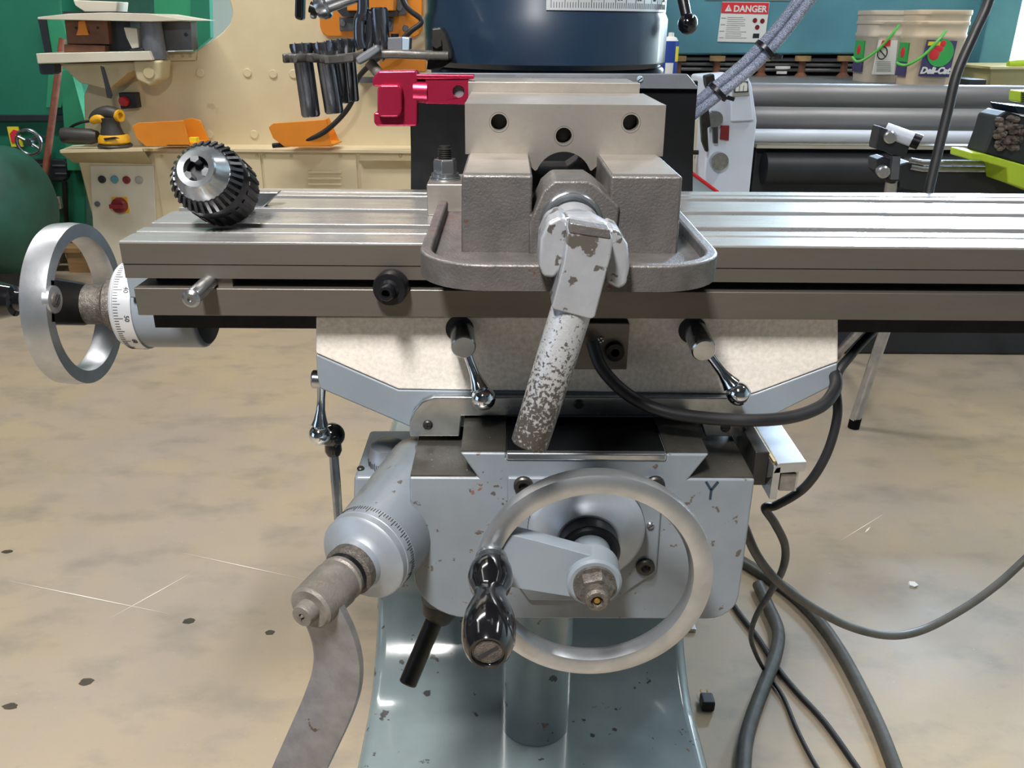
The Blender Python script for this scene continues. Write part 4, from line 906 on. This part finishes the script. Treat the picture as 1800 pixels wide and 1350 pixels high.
# ------------------------------------------------------------------ sander on the ledge
SYd = 3.93
sd = T('orbital_sander', 'black and yellow palm sander with dust bag on the cream ledge', 'sander', V(P(205,258,SYd).x, SYd, ledge))
scx, sz0 = P(203,258,SYd).x, P(203,258,SYd).z
MB().lathe(V(scx,SYd,sz0), (0,0,1), [(0,0),(.072,0),(.074,.006),(.070,.012),(.058,.014),(0,.014)], 36).build('sanding_pad', 'sander_black', sd)
MB().lathe(V(scx,SYd,sz0), (0,0,1), [(.060,.014),(.068,.022),(.066,.040),(.058,.052),(.050,.054)], 36).build('skirt', 'yellow', sd)
MB().lathe(V(scx-.005,SYd,sz0), (0,0,1), [(.050,.050),(.046,.066),(.040,.085),(.038,.110),(.042,.125),(0,.13)], 30).build('body', 'sander_black', sd)
MB().tube(spline([P(162,212,SYd),P(172,202,SYd),P(190,198,SYd),P(208,203,SYd)],5), [.018,.02,.022,.023,.024,.025,.026,.027,.028,.029,.03,.03,.03,.03,.029,.028], 20).build('grip', 'sander_black', sd, sharp=60)
MB().tube(spline([P(160,214,SYd-.012),P(174,208,SYd-.018),P(184,212,SYd-.018)],4), [.010,.016,.018,.019,.019,.019,.018,.016,.010], 14).build('grip_insert', 'yellow', sd)
MB().lathe(P(203,203,SYd), (1,-.35,0), [(.0,.012),(.014,.012),(.014,.028),(.026,.028),(.026,.0),(0,0)], 24).build('collar_ring', 'yellow', sd)
MB().prism([P(a,b,SYd-.07) for a,b in ((182,243),(200,241),(209,243),(184,247))], (0,.01,0)).build('vent_slot', 'ink', sd)
MB().tube([P(172,240,SYd), P(160,240,SYd), P(118,238,SYd), P(110,238,SYd)], [.025,.034,.036,.032], 24).build('dust_bag', 'sander_black', sd)
MB().tube(spline([P(162,212,SYd),P(140,216,SYd),P(122,226,SYd+.02),P(112,245,SYd+.05)],6), .006, 10).build('power_cord', 'cable_black', sd)
# ------------------------------------------------------------------ leaning rusty rod
tag(MB().tube([P(110,68,4.28), P(62,440,4.05), V(P(56,500,4.0).x,4.0,0.0)], .0155, 16).build('steel_rod', 'rust_rod', None), 'long rust-brown round rod leaning in front of the green machine', 'rod')
# ------------------------------------------------------------------ green machine on the far side
GY = 4.45
gm = T('green_machine', 'large green machine at the edge with handwheel and black plate', 'machine', (-2.6, 4.8, 0))
gbod = MB().prism([P(a,b,GY) for a,b in ((-260,-300),(96,-300),(108,30),(112,90),(150,215),(150,470),(-260,470))], (0,.7,0)).build('body', 'green', gm, bevel=.01)
MB().prism([P(a,b,GY-.05) for a,b in ((72,30),(108,30),(126,90),(108,190),(80,190),(86,100))], (0,.05,0)).build('side_rib', 'green_light', gm, bevel=.004)
MB().prism([P(a,b,GY-.06) for a,b in ((66,32),(80,32),(90,94),(79,94))], (0,.05,0)).build('dark_strip', 'dark_grey', gm)
MB().prism([P(a,b,GY-.07) for a,b in ((104,125),(124,118),(150,215),(152,300),(118,300))], (0,.07,0)).build('lower_rib', 'green_light', gm, bevel=.004)
MB().prism([P(a,b,GY-.04) for a,b in ((-260,203),(125,203),(122,212),(-260,214))], (0,.04,0)).build('door_gap', 'dark_grey', gm)
MB().prism([P(a,b,GY-.05) for a,b in ((12,223),(31,223),(40,258),(20,258))], (0,.01,0)).build('warning_sticker', 'label_yellow', gm)
MB().prism([P(a,b,GY-.055) for a,b in ((17,235),(23,228),(31,230),(30,250),(20,250))], (0,.006,0)).build('sticker_mark', 'label_red', gm)
wcx = P(51,250,GY-.18)
hw_ = MB()
rg = [wcx+V(.058*math.cos(t),0,.058*math.sin(t)) for t in [2*math.pi*k/40 for k in range(41)]]
hw_.tube(rg, .0085, 10, caps=False).build('handwheel', 'satin_chrome', gm)
MB().lathe(wcx, (0,1,0), [(0,-.01),(.018,-.01),(.02,0),(.02,.14),(0,.14)], 20).build('wheel_hub', 'satin_chrome', gm)
MB().tube([wcx+V(-.055,0,.03), wcx, wcx+V(.05,0,-.035)], .008, 10).build('wheel_spoke', 'satin_chrome', gm)
bp_ = MB().prism([P(a,b,GY-.05) for a,b in ((44,288),(50,280),(112,281),(117,286),(117,312),(112,317),(60,318),(52,314))], (0,.04,0)).build('black_plate', 'dark_grey', gm, bevel=.003)
for (x0,x1,y) in ((60,80,289),(92,115,291),(52,80,304),(97,117,305)): MB().box(P(x0,y,GY-.055).x, P(x1,y,GY-.055).x, GY-.056, GY-.05, P(x0,y,GY-.055).z-.003, P(x0,y,GY-.055).z+.003).build('plate_slot', 'mid_grey', gm)
MB().prism([P(a,b,GY-.02) for a,b in ((82,348),(104,346),(108,367),(87,369))], (0,.02,0)).build('data_plate', 'cream_pale', gm)
MB().prism([P(a,b,GY-.026) for a,b in ((85,351),(101,349),(104,361),(88,363))], (0,.006,0)).build('data_print', 'label_grey', gm)
MB().prism([P(a,b,GY+.2) for a,b in ((262,-200),(335,-200),(345,36),(272,36))], (0,.05,0)).prism([P(a,b,GY+.19) for a,b in ((335,-200),(362,-200),(370,66),(340,92),(335,36))], (0,.05,0), mi=1).prism([P(a,b,GY+.21) for a,b in ((-100,-200),(265,-200),(275,120),(120,120))], (0,.05,0), mi=2).build('rear_housing', ['green_light','green','green_dark'], gm)  # lit face and darker side painted as two greens
MB().tube([P(113,318,GY-.05),P(116,380,GY-.04),P(122,440,GY-.02),P(134,480,GY-.0)], .012, 10).build('drain_hose', 'cable_black', gm)
MB().box(P(-260,470,GY).x, P(150,470,GY).x, GY+.02, GY+.68, 0, P(0,468,GY).z).build('plinth', 'dark_grey', gm)
plt = T('pallet', 'wooden pallet under the green machine', 'pallet', (-2.3, 4.2, 0))
for k in range(2): MB().box(P(-200,470,4.1).x, P(150,470,4.1).x, 4.08+k*.14, 4.18+k*.14, .10, .125).build('deck_board', 'wood', plt, bevel=.002)
for x in (-100, 60, 140): MB().box(P(x,470,4.1).x-.05, P(x,470,4.1).x+.05, 4.09, 4.32, 0, .10).build('bearer_block', 'wood', plt, bevel=.002)
# dark green tank in front of it
ty = 3.55
ca = P(-14,378,ty); ra = abs(P(0,378,ty).z-P(0,262,ty).z)
tk_ = T('air_tank', 'dark green pressure tank with domed end at the picture edge', 'tank', (ca.x-.3, ty, 0))
prf = [(0,-.9),(ra*.5,-.88),(ra,-.75),(ra,.02)] + [(ra*math.cos(R(a)), .02+.16*math.sin(R(a))) for a in range(10,91,10)]
MB().lathe(V(ca.x,ty+.1,ca.z), (1,0,0), prf, 56).build('shell', 'green_dark', tk_, sharp=60)
for dx in (-.5, -.06): MB().box(ca.x+dx-.04, ca.x+dx+.04, ty-.1, ty+.3, 0, ca.z-ra*.85).build('foot', 'dark_grey', tk_, bevel=.004)
M('sawdust', '#7a6d63', '#3d3733', 60, .8)
# ------------------------------------------------------------------ teal plate shear on the other side
HYs = 4.25
sh = T('plate_shear', 'teal plate shear with a row of hold-down feet', 'machine', (1.4, 4.6, 0))
shb = MB().prism([P(a,b,HYs) for a,b in ((1120,-140),(1752,-140),(1735,40),(1706,95),(1120,97))], (0,.5,0)).build('beam', 'teal', sh, bevel=.012)
sx0, sx1 = P(1100,140,HYs).x, P(1700,120,HYs).x
bedz = P(1400,142,HYs-.35).z
MB().box(sx0, sx1+.03, HYs-.75, HYs+.45, bedz-.06, bedz).build('bed', 'roll_grey', sh, bevel=.006)
MB().box(sx0+.02, sx1, HYs-.30, HYs+.4, 0, bedz-.06).build('bed_apron', 'teal', sh)
MB().box(sx0-.25, sx0, HYs-.3, HYs+.5, 0, 1.45).build('end_frame', 'teal', sh, bevel=.01)
MB().box(sx1, sx1+.14, HYs-.1, HYs+.5, 0, 1.30).build('end_frame', 'teal', sh, bevel=.01)
MB().box(sx0, sx1, HYs+.42, HYs+.48, bedz, P(1400,95,HYs).z).build('gap_shade_panel', 'ink', sh)  # black sheet gives the shade of the gap under the beam
for y in (105, 114, 123): MB().tube([V(sx0,HYs+.05,P(1400,y,HYs+.05).z), V(sx1,HYs+.05,P(1400,y,HYs+.05).z)], .0085, 12).build('hold_down_rail', 'roll_grey', sh)
for x in (1190, 1258, 1337, 1407, 1481):
    c = P(x,118,HYs)
    hdn = MB().lathe(V(c.x,HYs-.02,P(x,139,HYs).z), (0,0,1), [(0,0),(.034,0),(.036,.008),(.016,.030),(.015,.10),(0,.10)], 24).build('hold_down', 'brown_steel', sh)
    MB().lathe(V(c.x,HYs-.02,P(x,107,HYs).z), (0,0,1), [(0,0),(.036,0),(.036,.022),(0,.022)], 20).build('hold_down_nut', 'wood', hdn)
for (x0,x1,y) in ((1362,1388,119),(1364,1382,128)): MB().box(P(x0,y,HYs+.03).x, P(x1,y,HYs+.03).x, HYs+.02, HYs+.026, P(x0,y,HYs).z-.006, P(x0,y,HYs).z+.006).build('rating_sticker', 'label_white', sh)
# danger sign on the beam
dy = HYs-.004
def dq(pts, y, d, mt_, nm, par): return MB().prism([P(a,b,y) for a,b in pts], (0,d,0)).build(nm, mt_, par)
dg = T('danger_sign', 'red and white danger placard on the teal shear', 'sign', V(P(1305,75,dy).x, dy, P(1305,75,dy).z))
dq(((1270,3),(1353,4),(1344,75),(1261,73)), dy, .004, 'label_white', 'placard', dg)
dq(((1269.5,4),(1352,5),(1350,25),(1267.5,23)), dy-.0015, .0015, 'label_red', 'header_band', dg)
rt = (P(1352,5,dy)-P(1270,4,dy)); upv = (P(1270,4,dy)-P(1267,23,dy))
text_mb('DANGER', .0375, P(1289,20.5,dy-.0022), rt, V(0,0,1), depth=.001, bold=.0012).build('danger_lettering', 'label_white', dg)
dq(((1281,8),(1286.5,20),(1274,20)), dy-.003, .001, 'label_white', 'warning_triangle', dg)
dq(((1280.6,11.5),(1281.8,11.5),(1281.4,17),(1280.4,17)), dy-.0036, .0006, 'label_red', 'exclamation_mark', dg)
random.seed(3)
lines = MB()
for k in range(11):
    y = 30+k*3.6; x0 = 1279-k*.45; x1 = x0+random.uniform(24,38)
    lines.prism([P(a,b,dy-.001) for a,b in ((x0,y),(x1,y+.3),(x1-.1,y+1.2),(x0-.1,y+.9))], (0,.001,0))
for k in range(4):
    y = 31+k*11.5; x0 = 1268-k*1.4; lines.prism([P(a,b,dy-.001) for a,b in ((x0,y),(x0+8,y),(x0+8,y+1.2),(x0,y+1.2))], (0,.001,0))
lines.build('fine_print', 'label_grey', dg, kind='stuff')
for (x, y) in ((1327,36),(1340,37),(1331,48)):
    MB().lathe(P(x,y,dy), (0,-1,0), [(0,.0014),(.0105,.0014),(.0105,0)], 18).build('pictogram', 'deep_red', dg)
dq(((1324,59),(1335,59),(1334,67),(1323,67)), dy-.001, .001, 'dark_grey', 'pictogram_square', dg)
dq(((1238,-12),(1388,-12),(1388,1),(1240,0)), dy, .004, 'label_grey', 'upper_plate', sh)
# spray can standing on the shear bed
sc = T('spray_can', 'blue and yellow spray can standing behind the turret', 'spray can', V(P(1172,140,3.62).x, 3.62, bedz))
cx_, cz_ = P(1174,140,3.62).x, bedz
MB().lathe(V(cx_,3.62,cz_), (0,0,1), [(0,0),(.031,0),(.033,.004),(.033,.16),(0,.16)], 28).build('can_body', 'blue_can', sc)
MB().lathe(V(cx_,3.62,cz_), (0,0,1), [(.0335,.085),(.0336,.086),(.0336,.14),(.0335,.141)], 28, a0=-60, a1=40, up=(1,0,0)).build('yellow_label', 'label_yellow', sc)
MB().lathe(V(cx_,3.62,cz_), (0,0,1), [(.0334,.012),(.0335,.012),(.0335,.080),(.0334,.08)], 20, a0=-125, a1=-70, up=(1,0,0)).build('white_label', 'label_white', sc)
MB().lathe(V(cx_,3.62,cz_), (0,0,1), [(0,.16),(.030,.16),(.022,.172),(.012,.176),(.011,.190),(0,.191)], 24).build('nozzle', 'label_white', sc)
# two pails behind the rolls
def pail(x0, x1, ytop, ybot, Y, mat, label, spec):
    a, b = P(x0,80,Y), P(x1,80,Y); cx = (a.x+b.x)/2; wd = b.x-a.x; dp = wd*.85
    z1 = P((x0+x1)/2,ytop,Y).z; z0 = bedz
    t = T('pail', label, 'pail', V(cx, Y, z0), 'plastic pails on the shear bed')
    mb = MB(); rows = []
    H = z1-z0
    secs = [(0,.86),(.62,.94),(.64,.975),(.68,.975),(.70,.95),(.80,.96),(.815,.99),(.85,.99),(.86,.965),(.93,.975),(.94,1.0),(.99,1.0),(1.0,.99),(.99,.95),(.1,.84)]
    for (h, s) in secs: rows.append([V(cx+p[0]*s, Y+dp/2+p[1]*s, z0+H*h) for p in rrect(-wd/2,wd/2,-dp/2,dp/2,.05,5)])
    n = len(rows[0])
    for r_ in rows: mb.v += [tuple(p) for p in r_]
    for i in range(len(rows)-1):
        for k in range(n): jn = (k+1) % n; mb.f.append((i*n+k,i*n+jn,(i+1)*n+jn,(i+1)*n+k)); mb.m.append(0)
    mb.f.append(tuple(range(n))); mb.m.append(0); mb.f.append(tuple((len(rows)-1)*n+k for k in range(n))); mb.m.append(0)
    mb.build('tub', mat, t, sharp=40)
    xs = cx-wd/2*.925                                             # printed label wrapped on the side wall
    MB().box(xs-.006, xs+.02, Y+dp*.30, Y+dp*.74, z0+H*.33, z0+H*.58).build('side_label', 'label_green', t)
    MB().box(xs-.004, xs+.03, Y+dp*.30, Y+dp*.74, z0+H*.14, z0+H*.33).build('side_label', 'label_purple', t)
    MB().sphere(V(xs-.006, Y+dp*.52, z0+H*.45), .020, 14, 8, (.15,1,1)).build('side_print', 'label_red', t)
    return t, Y-.002
py_ = 3.50
t1, yl = pail(1528,1640,18,150,py_+.30,'pail_grey','greyish see-through pail with white care label, beside the printed pail', 0)
t2, yl2 = pail(1607,1708,17,150,py_,'pail','tan pail with big printed brand label and green handle', 1)
yl2 = py_+.004
def lab(pts, y, mt_, nm, par, d=.003): return MB().prism([P(a,b,y) for a,b in pts], (0,d,0)).build(nm, mt_, par)
lab(((1632,70),(1683,72),(1668,136),(1616,134)), yl2-.012, 'label_purple', 'printed_label', t2, .012)
MB().lathe(P(1653,93,yl2-.0125), (0,-1,0), [(0,.002),(.050,.002),(.050,0)], 32).build('green_disc', 'label_green', t2)
MB().sphere(P(1642,96,yl2-.014), .021, 18, 10, (1,.12,1)).sphere(P(1650,86,yl2-.014), .016, 18, 10, (1.2,.12,.8)).sphere(P(1658,77,yl2-.014), .012, 16, 10, (1,.12,1.1)).build('red_fruit_print', 'label_red', t2)
lab(((1633,73),(1654,73),(1652,80),(1631,80)), yl2-.016, 'label_yellow', 'flash_print', t2)
text_mb('Deli-Cat', .0325, P(1617,129,yl2-.017), rt, V(0,0,1)+V(.22,0,0)*0, depth=.002, font_shear=.25, bold=.0016).build('brand_lettering', 'label_white', t2)
MB().tube(spline([P(1576,110,yl2-.01),P(1584,114,yl2-.03),P(1598,113,yl2-.05),P(1625,96,yl2-.05),P(1648,72,yl2-.04),P(1663,54,yl2-.015)],5), .0055, 8).build('handle', 'handle_green', t2)
yl1 = py_+.304
lab(((1546,70),(1578,71),(1572,131),(1534,131)), yl1-.006, 'label_white', 'care_label', t1, .010)
ring = [P(1551,93,yl1-.008)+V(.020*math.cos(t),0,.024*math.sin(t)) for t in [2*math.pi*k/28 for k in range(29)]]
MB().tube(ring, .0022, 6, caps=False).tube([ring[11], ring[25]], .0022, 6).build('prohibition_mark', 'ink', t1)
lab(((1551,71),(1566,70),(1565,81),(1548,82)), yl1-.008, 'label_red', 'care_flash', t1)
for k in range(6): lab(((1541,108+k*3.2),(1566,108+k*3.2),(1566,109+k*3.2),(1541,109+k*3.2)), yl1-.0075, 'label_grey', 'care_text_line', t1, .002)
MB().tube(spline([P(1498,100,yl1-.01),P(1506,108,yl1-.03),P(1520,104,yl1-.05),P(1545,86,yl1-.05),P(1565,64,yl1-.04),P(1580,45,yl1-.015)],5), .0055, 8).build('handle', 'handle_green', t1)
# ------------------------------------------------------------------ roll bender
ry_ = 3.15
rb = T('roll_bender', 'plate roll bender with white end housing and grey rolls', 'machine', (1.6, 3.2, 0))
def rollx(px, py, Y): return P(px,py,Y)
end_x = 2.6
for (y0, y1, Y, mt_, nm) in ((146,192,ry_+.02,'roll_grey','top_roll'),(188,230,ry_-.06,'roll_grey','lower_roll'),(227,250,ry_-.12,'white_paint','guard_bar')):
    a, b = P(1310,(y0+y1)/2,Y), P(1310,y0,Y)
    r_ = abs(b.z-a.z)
    mb = MB().tube([V(a.x,Y+r_*.6,a.z), V(end_x,Y+r_*.6,a.z-.004)], r_, 40); mb.build(nm, mt_, rb, sharp=60)
MB().box(P(1320,252,ry_).x, end_x, ry_-.08, ry_+.10, P(1400,256,ry_).z, P(1400,249,ry_).z).build('bed_strip', 'cream_pale', rb)
zt = P(1400,256,ry_).z
MB().box(P(1320,300,ry_).x, end_x, ry_-.02, ry_+.25, .12, zt).build('bed_frame', 'dark_grey', rb, bevel=.01)
MB().tube([V(P(1330,300,ry_).x,ry_-.08,P(1400,290,ry_).z), V(end_x,ry_-.08,P(1400,290,ry_).z)], .055, 24).build('drive_shaft', 'dark_grey', rb)
MB().box(P(1240,300,ry_).x, end_x, ry_-.12, ry_+.35, 0, .14).build('floor_frame', 'dark_grey', rb, bevel=.01)
ho = MB().prism([P(a,b,ry_-.14) for a,b in ((1252,140),(1316,136),(1322,150),(1331,212),(1330,222),(1318,340),(1310,480),(1236,480),(1238,300))], (0,.36,0)).build('end_housing', 'white_paint', rb, bevel=.008)
MB().prism([P(a,b,ry_-.16) for a,b in ((1284,140),(1317,138),(1325,212),(1286,214))], (0,.02,0)).build('housing_cover', 'white_paint', rb, bevel=.004)
bd = MB().prism([P(a,b,ry_-.168) for a,b in ((1289,143),(1315,142),(1318,168),(1288,170))], (0,.008,0)).build('maker_badge', 'label_grey', rb, bevel=.002)
rt2 = (P(1317,150,ry_-.17)-P(1288,151,ry_-.17))
text_mb('m', .048, P(1293,159,ry_-.170), rt2, V(0,0,1), depth=.003, bold=.003).build('badge_letter', 'label_white', bd)
MB().tube([P(a,b,ry_-.170) for a,b in ((1291,144.5),(1314,144),(1315,161),(1291,162),(1291,144.5))], .0022, 6).build('badge_frame', 'dark_grey', bd)
MB().prism([P(a,b,ry_-.15) for a,b in ((1268,221),(1282,221),(1281,247),(1266,245))], (0,.01,0)).build('red_sticker', 'deep_red', rb)
for (x, y, r_) in ((1262,282,.030),(1254,208,.026)):
    MB().lathe(P(x,y,ry_-.142), (0,-1,0), [(0,.03),(r_,.03),(r_,0),(0,0)], 24).build('pivot_cap', 'satin_chrome', rb)
MB().prism([P(a,b,ry_-.20) for a,b in ((1232,195),(1246,190),(1250,222),(1244,225),(1246,266),(1242,268),(1235,250),(1233,220))], (0,.03,0)).build('release_lever', 'dark_steel', rb, bevel=.003)
MB().prism([P(a,b,ry_-.17) for a,b in ((1252,196),(1262,196),(1262,252),(1255,252))], (0,.02,0)).build('pivot_link', 'dark_grey', rb)
MB().prism([P(a,b,ry_-.15) for a,b in ((1240,134),(1256,130),(1258,150),(1246,160),(1242,150))], (0,.05,0)).build('adjuster', 'dark_steel', rb, bevel=.004)
MB().prism([P(a,b,ry_-.19) for a,b in ((1205,340),(1205,300),(1215,305),(1262,338),(1270,350),(1205,350))], (0,.03,0)).build('foot_guard', 'glass_blue', rb)
MB().tube([P(1205,296,ry_-.195), P(1262,338,ry_-.195)], .006, 8).build('red_edge', 'red', rb)
MB().prism([P(a,b,ry_+.05) for a,b in ((1206,225),(1228,212),(1238,300),(1230,330),(1206,322))], (0,.2,0)).build('gear_case', 'teal', rb)
MB().prism([P(a,b,ry_+.02) for a,b in ((1222,212),(1236,205),(1240,320),(1212,305),(1222,270))], (0,.04,0)).build('case_cover', 'cream_pale', rb)
MB().prism([P(a,b,ry_-.0) for a,b in ((1204,288),(1217,289),(1217,296),(1204,296))], (0,.05,0)).build('red_pad', 'red', rb)
MB().tube([P(1200,268,ry_-.02), P(1232,268,ry_-.02)], .008, 10).lathe(P(1204,272,ry_-.02), (-1,0,0), [(0,0),(.03,0),(.03,.03),(0,.03)], 20).build('crank_pin', 'dark_steel', rb)
# ------------------------------------------------------------------ saw stand with work support, lime saw
sy_ = 2.3
ss = T('saw_stand', 'black saw stand with work support post and silver leg', 'stand', (1.3, sy_, 0))
MB().prism([P(a,b,sy_) for a,b in ((1578,290),(1600,284),(1625,298),(1800,299),(1900,300),(1900,345),(1640,340),(1580,330))], (0,.10,0)).build('beam', 'dark_grey', ss, bevel=.006)
for y in (286, 297): MB().tube([P(1600,y-4,sy_-.005), P(1622,y,sy_-.005), P(1900,y+2,sy_-.005)], .008, 10).build('beam_rail', 'satin_chrome', ss)
MB().prism([P(a,b,sy_-.03) for a,b in ((1541,280),(1556,276),(1585,290),(1583,318),(1560,322),(1541,300))], (0,.06,0)).build('post_clamp', 'dark_grey', ss, bevel=.003)
MB().prism([P(a,b,sy_-.045) for a,b in ((1570,275),(1584,275),(1580,316),(1565,316))], (0,.03,0)).build('post', 'mid_grey', ss, bevel=.002)
MB().lathe(P(1550,300,sy_-.03), V(-.2,-1,0), [(0,.03),(.012,.03),(.016,.026),(.016,0),(0,0)], 14).build('clamp_knob', 'aluminium', ss)
MB().prism([P(a,b,sy_-.04) for a,b in ((1540,255),(1547,222),(1562,228),(1602,244),(1598,262),(1590,280),(1556,266),(1540,262))], (0,.05,0)).build('support_head', 'dark_grey', ss, bevel=.003)
a, b_ = P(1556,228,sy_-.02), P(1616,250,sy_-.06)
MB().tube([a, a+(b_-a)*.8], .018, 20).build('support_roller', 'white_paint', ss)
MB().tube([a+(b_-a)*.8, a+(b_-a)*1.02], .019, 20).build('roller_cap', 'black_oxide', ss)
MB().lathe(P(1563,240,sy_-.04), V(-.2,-1,0), [(0,.02),(.012,.02),(.016,.016),(.016,0),(0,0)], 14).build('clamp_knob', 'aluminium', ss)
lf = Q(1500,752,0); lt = P(1583,480,2.28)
l2 = P(1600,420,2.25)
MB().tube([P(1640,330,sy_+.02), lf+V(.0,0,.03)], .0165, 20).build('leg', 'aluminium', ss)
MB().tube([lf+V(.002,0,.035), lf+V(0,0,.001)], .0175, 18).build('leg_foot', 'rubber', ss)
MB().tube([P(1568,316,sy_), P(1552,420,sy_+.1)], .016, 14).build('leg', 'aluminium', ss)
MB().tube([P(1700,340,sy_+.02), V(P(1800,340,sy_).x+.3,sy_-.5,0.0)], .0165, 16).build('leg', 'aluminium', ss)
MB().tube([P(1745,330,sy_+.08), V(P(1745,330,sy_).x-.06,sy_+.7,0.0)], .0165, 16).build('leg', 'aluminium', ss)
# lime mitre saw
sw_ = T('mitre_saw', 'lime green mitre saw on the stand at the picture edge', 'saw', V(P(1770,300,sy_-.05).x, sy_, P(1770,300,sy_).z))
MB().prism([P(a,b,sy_-.12) for a,b in ((1708,268),(1730,270),(1800,290),(1900,318),(1900,370),(1800,332),(1772,322),(1770,296),(1725,283),(1706,282))], (0,.112,0)).build('saw_base', 'lime', sw_, bevel=.004)
MB().prism([P(a,b,sy_-.10) for a,b in ((1730,270),(1745,230),(1752,205),(1770,195),(1800,205),(1900,220),(1900,310),(1800,290),(1738,272))], (0,.095,0)).build('saw_body', 'dark_grey', sw_, bevel=.006)
random.seed(5)
mm_ = MB()
for k in range(90): mm_.sphere(P(random.uniform(1752,1795)+random.uniform(-4,6),random.uniform(208,262),sy_-.108-random.uniform(0,.012)), random.uniform(.004,.011), 6, 4, (random.uniform(.6,1.5),1,random.uniform(.5,1.2)))
mm_.build('sawdust_clump', 'sawdust', sw_, kind='stuff')
MB().prism([P(a,b,sy_-.11) for a,b in ((1783,186),(1800,188),(1830,190),(1830,205),(1790,200))], (0,.12,0)).build('blade_guard', 'paint_turret', sw_, bevel=.004)
MB().prism([P(a,b,sy_-.12) for a,b in ((1793,160),(1830,160),(1830,182),(1791,180))], (0,.05,0)).build('handle_grip', 'lime', sw_, bevel=.004)
for k in range(5): MB().prism([P(a,b+k*4,sy_-.124) for a,b in ((1797,162),(1830,162),(1830,164),(1796,164))], (0,.005,0)).build('grip_rib', 'dark_grey', sw_)
# lime tool handle and pale box far off by the bright wall
bx_ = T('storage_box', 'pale wooden box by the bright wall', 'box', V(P(1775,150,3.9).x, 3.9, bedz))
MB().prism([P(a,b,3.75) for a,b in ((1742,121),(1860,121),(1860,152),(1740,152))], (0,.3,0)).build('box_body', 'wood_pale', bx_, bevel=.004)
MB().prism([P(a,b,3.70) for a,b in ((1740,117),(1862,117),(1862,122),(1740,122))], (0,.36,0)).build('box_rim', 'wood_pale', bx_, bevel=.002)
tag(MB().tube([P(1772,113,3.74), P(1790,113,3.74), P(1880,112,3.74)], [.014,.019,.019], 20).build('lime_handle', 'lime', None), 'lime green tool handle lying on the pale box', 'handle')
tag(MB().box(P(1690,148,3.6).x, P(1722,148,3.6).x, 3.55, 3.75, bedz, bedz+.03).build('tool_case', 'dark_grey', None, bevel=.004), 'small dark blue-grey case beside the printed pail', 'case')
bn = T('work_bench', 'low bench under the pale box by the bright wall', 'bench', (P(1790,150,3.9).x, 3.9, 0))
MB().box(sx1+.16, sx1+1.3, 3.62, 4.5, bedz-.05, bedz).build('bench_top', 'wood', bn, bevel=.004)
for (x, y) in ((sx1+.2,3.66),(sx1+1.22,3.66),(sx1+.2,4.40),(sx1+1.22,4.40)): MB().box(x, x+.06, y, y+.06, 0, bedz-.05).build('leg', 'wood', bn)
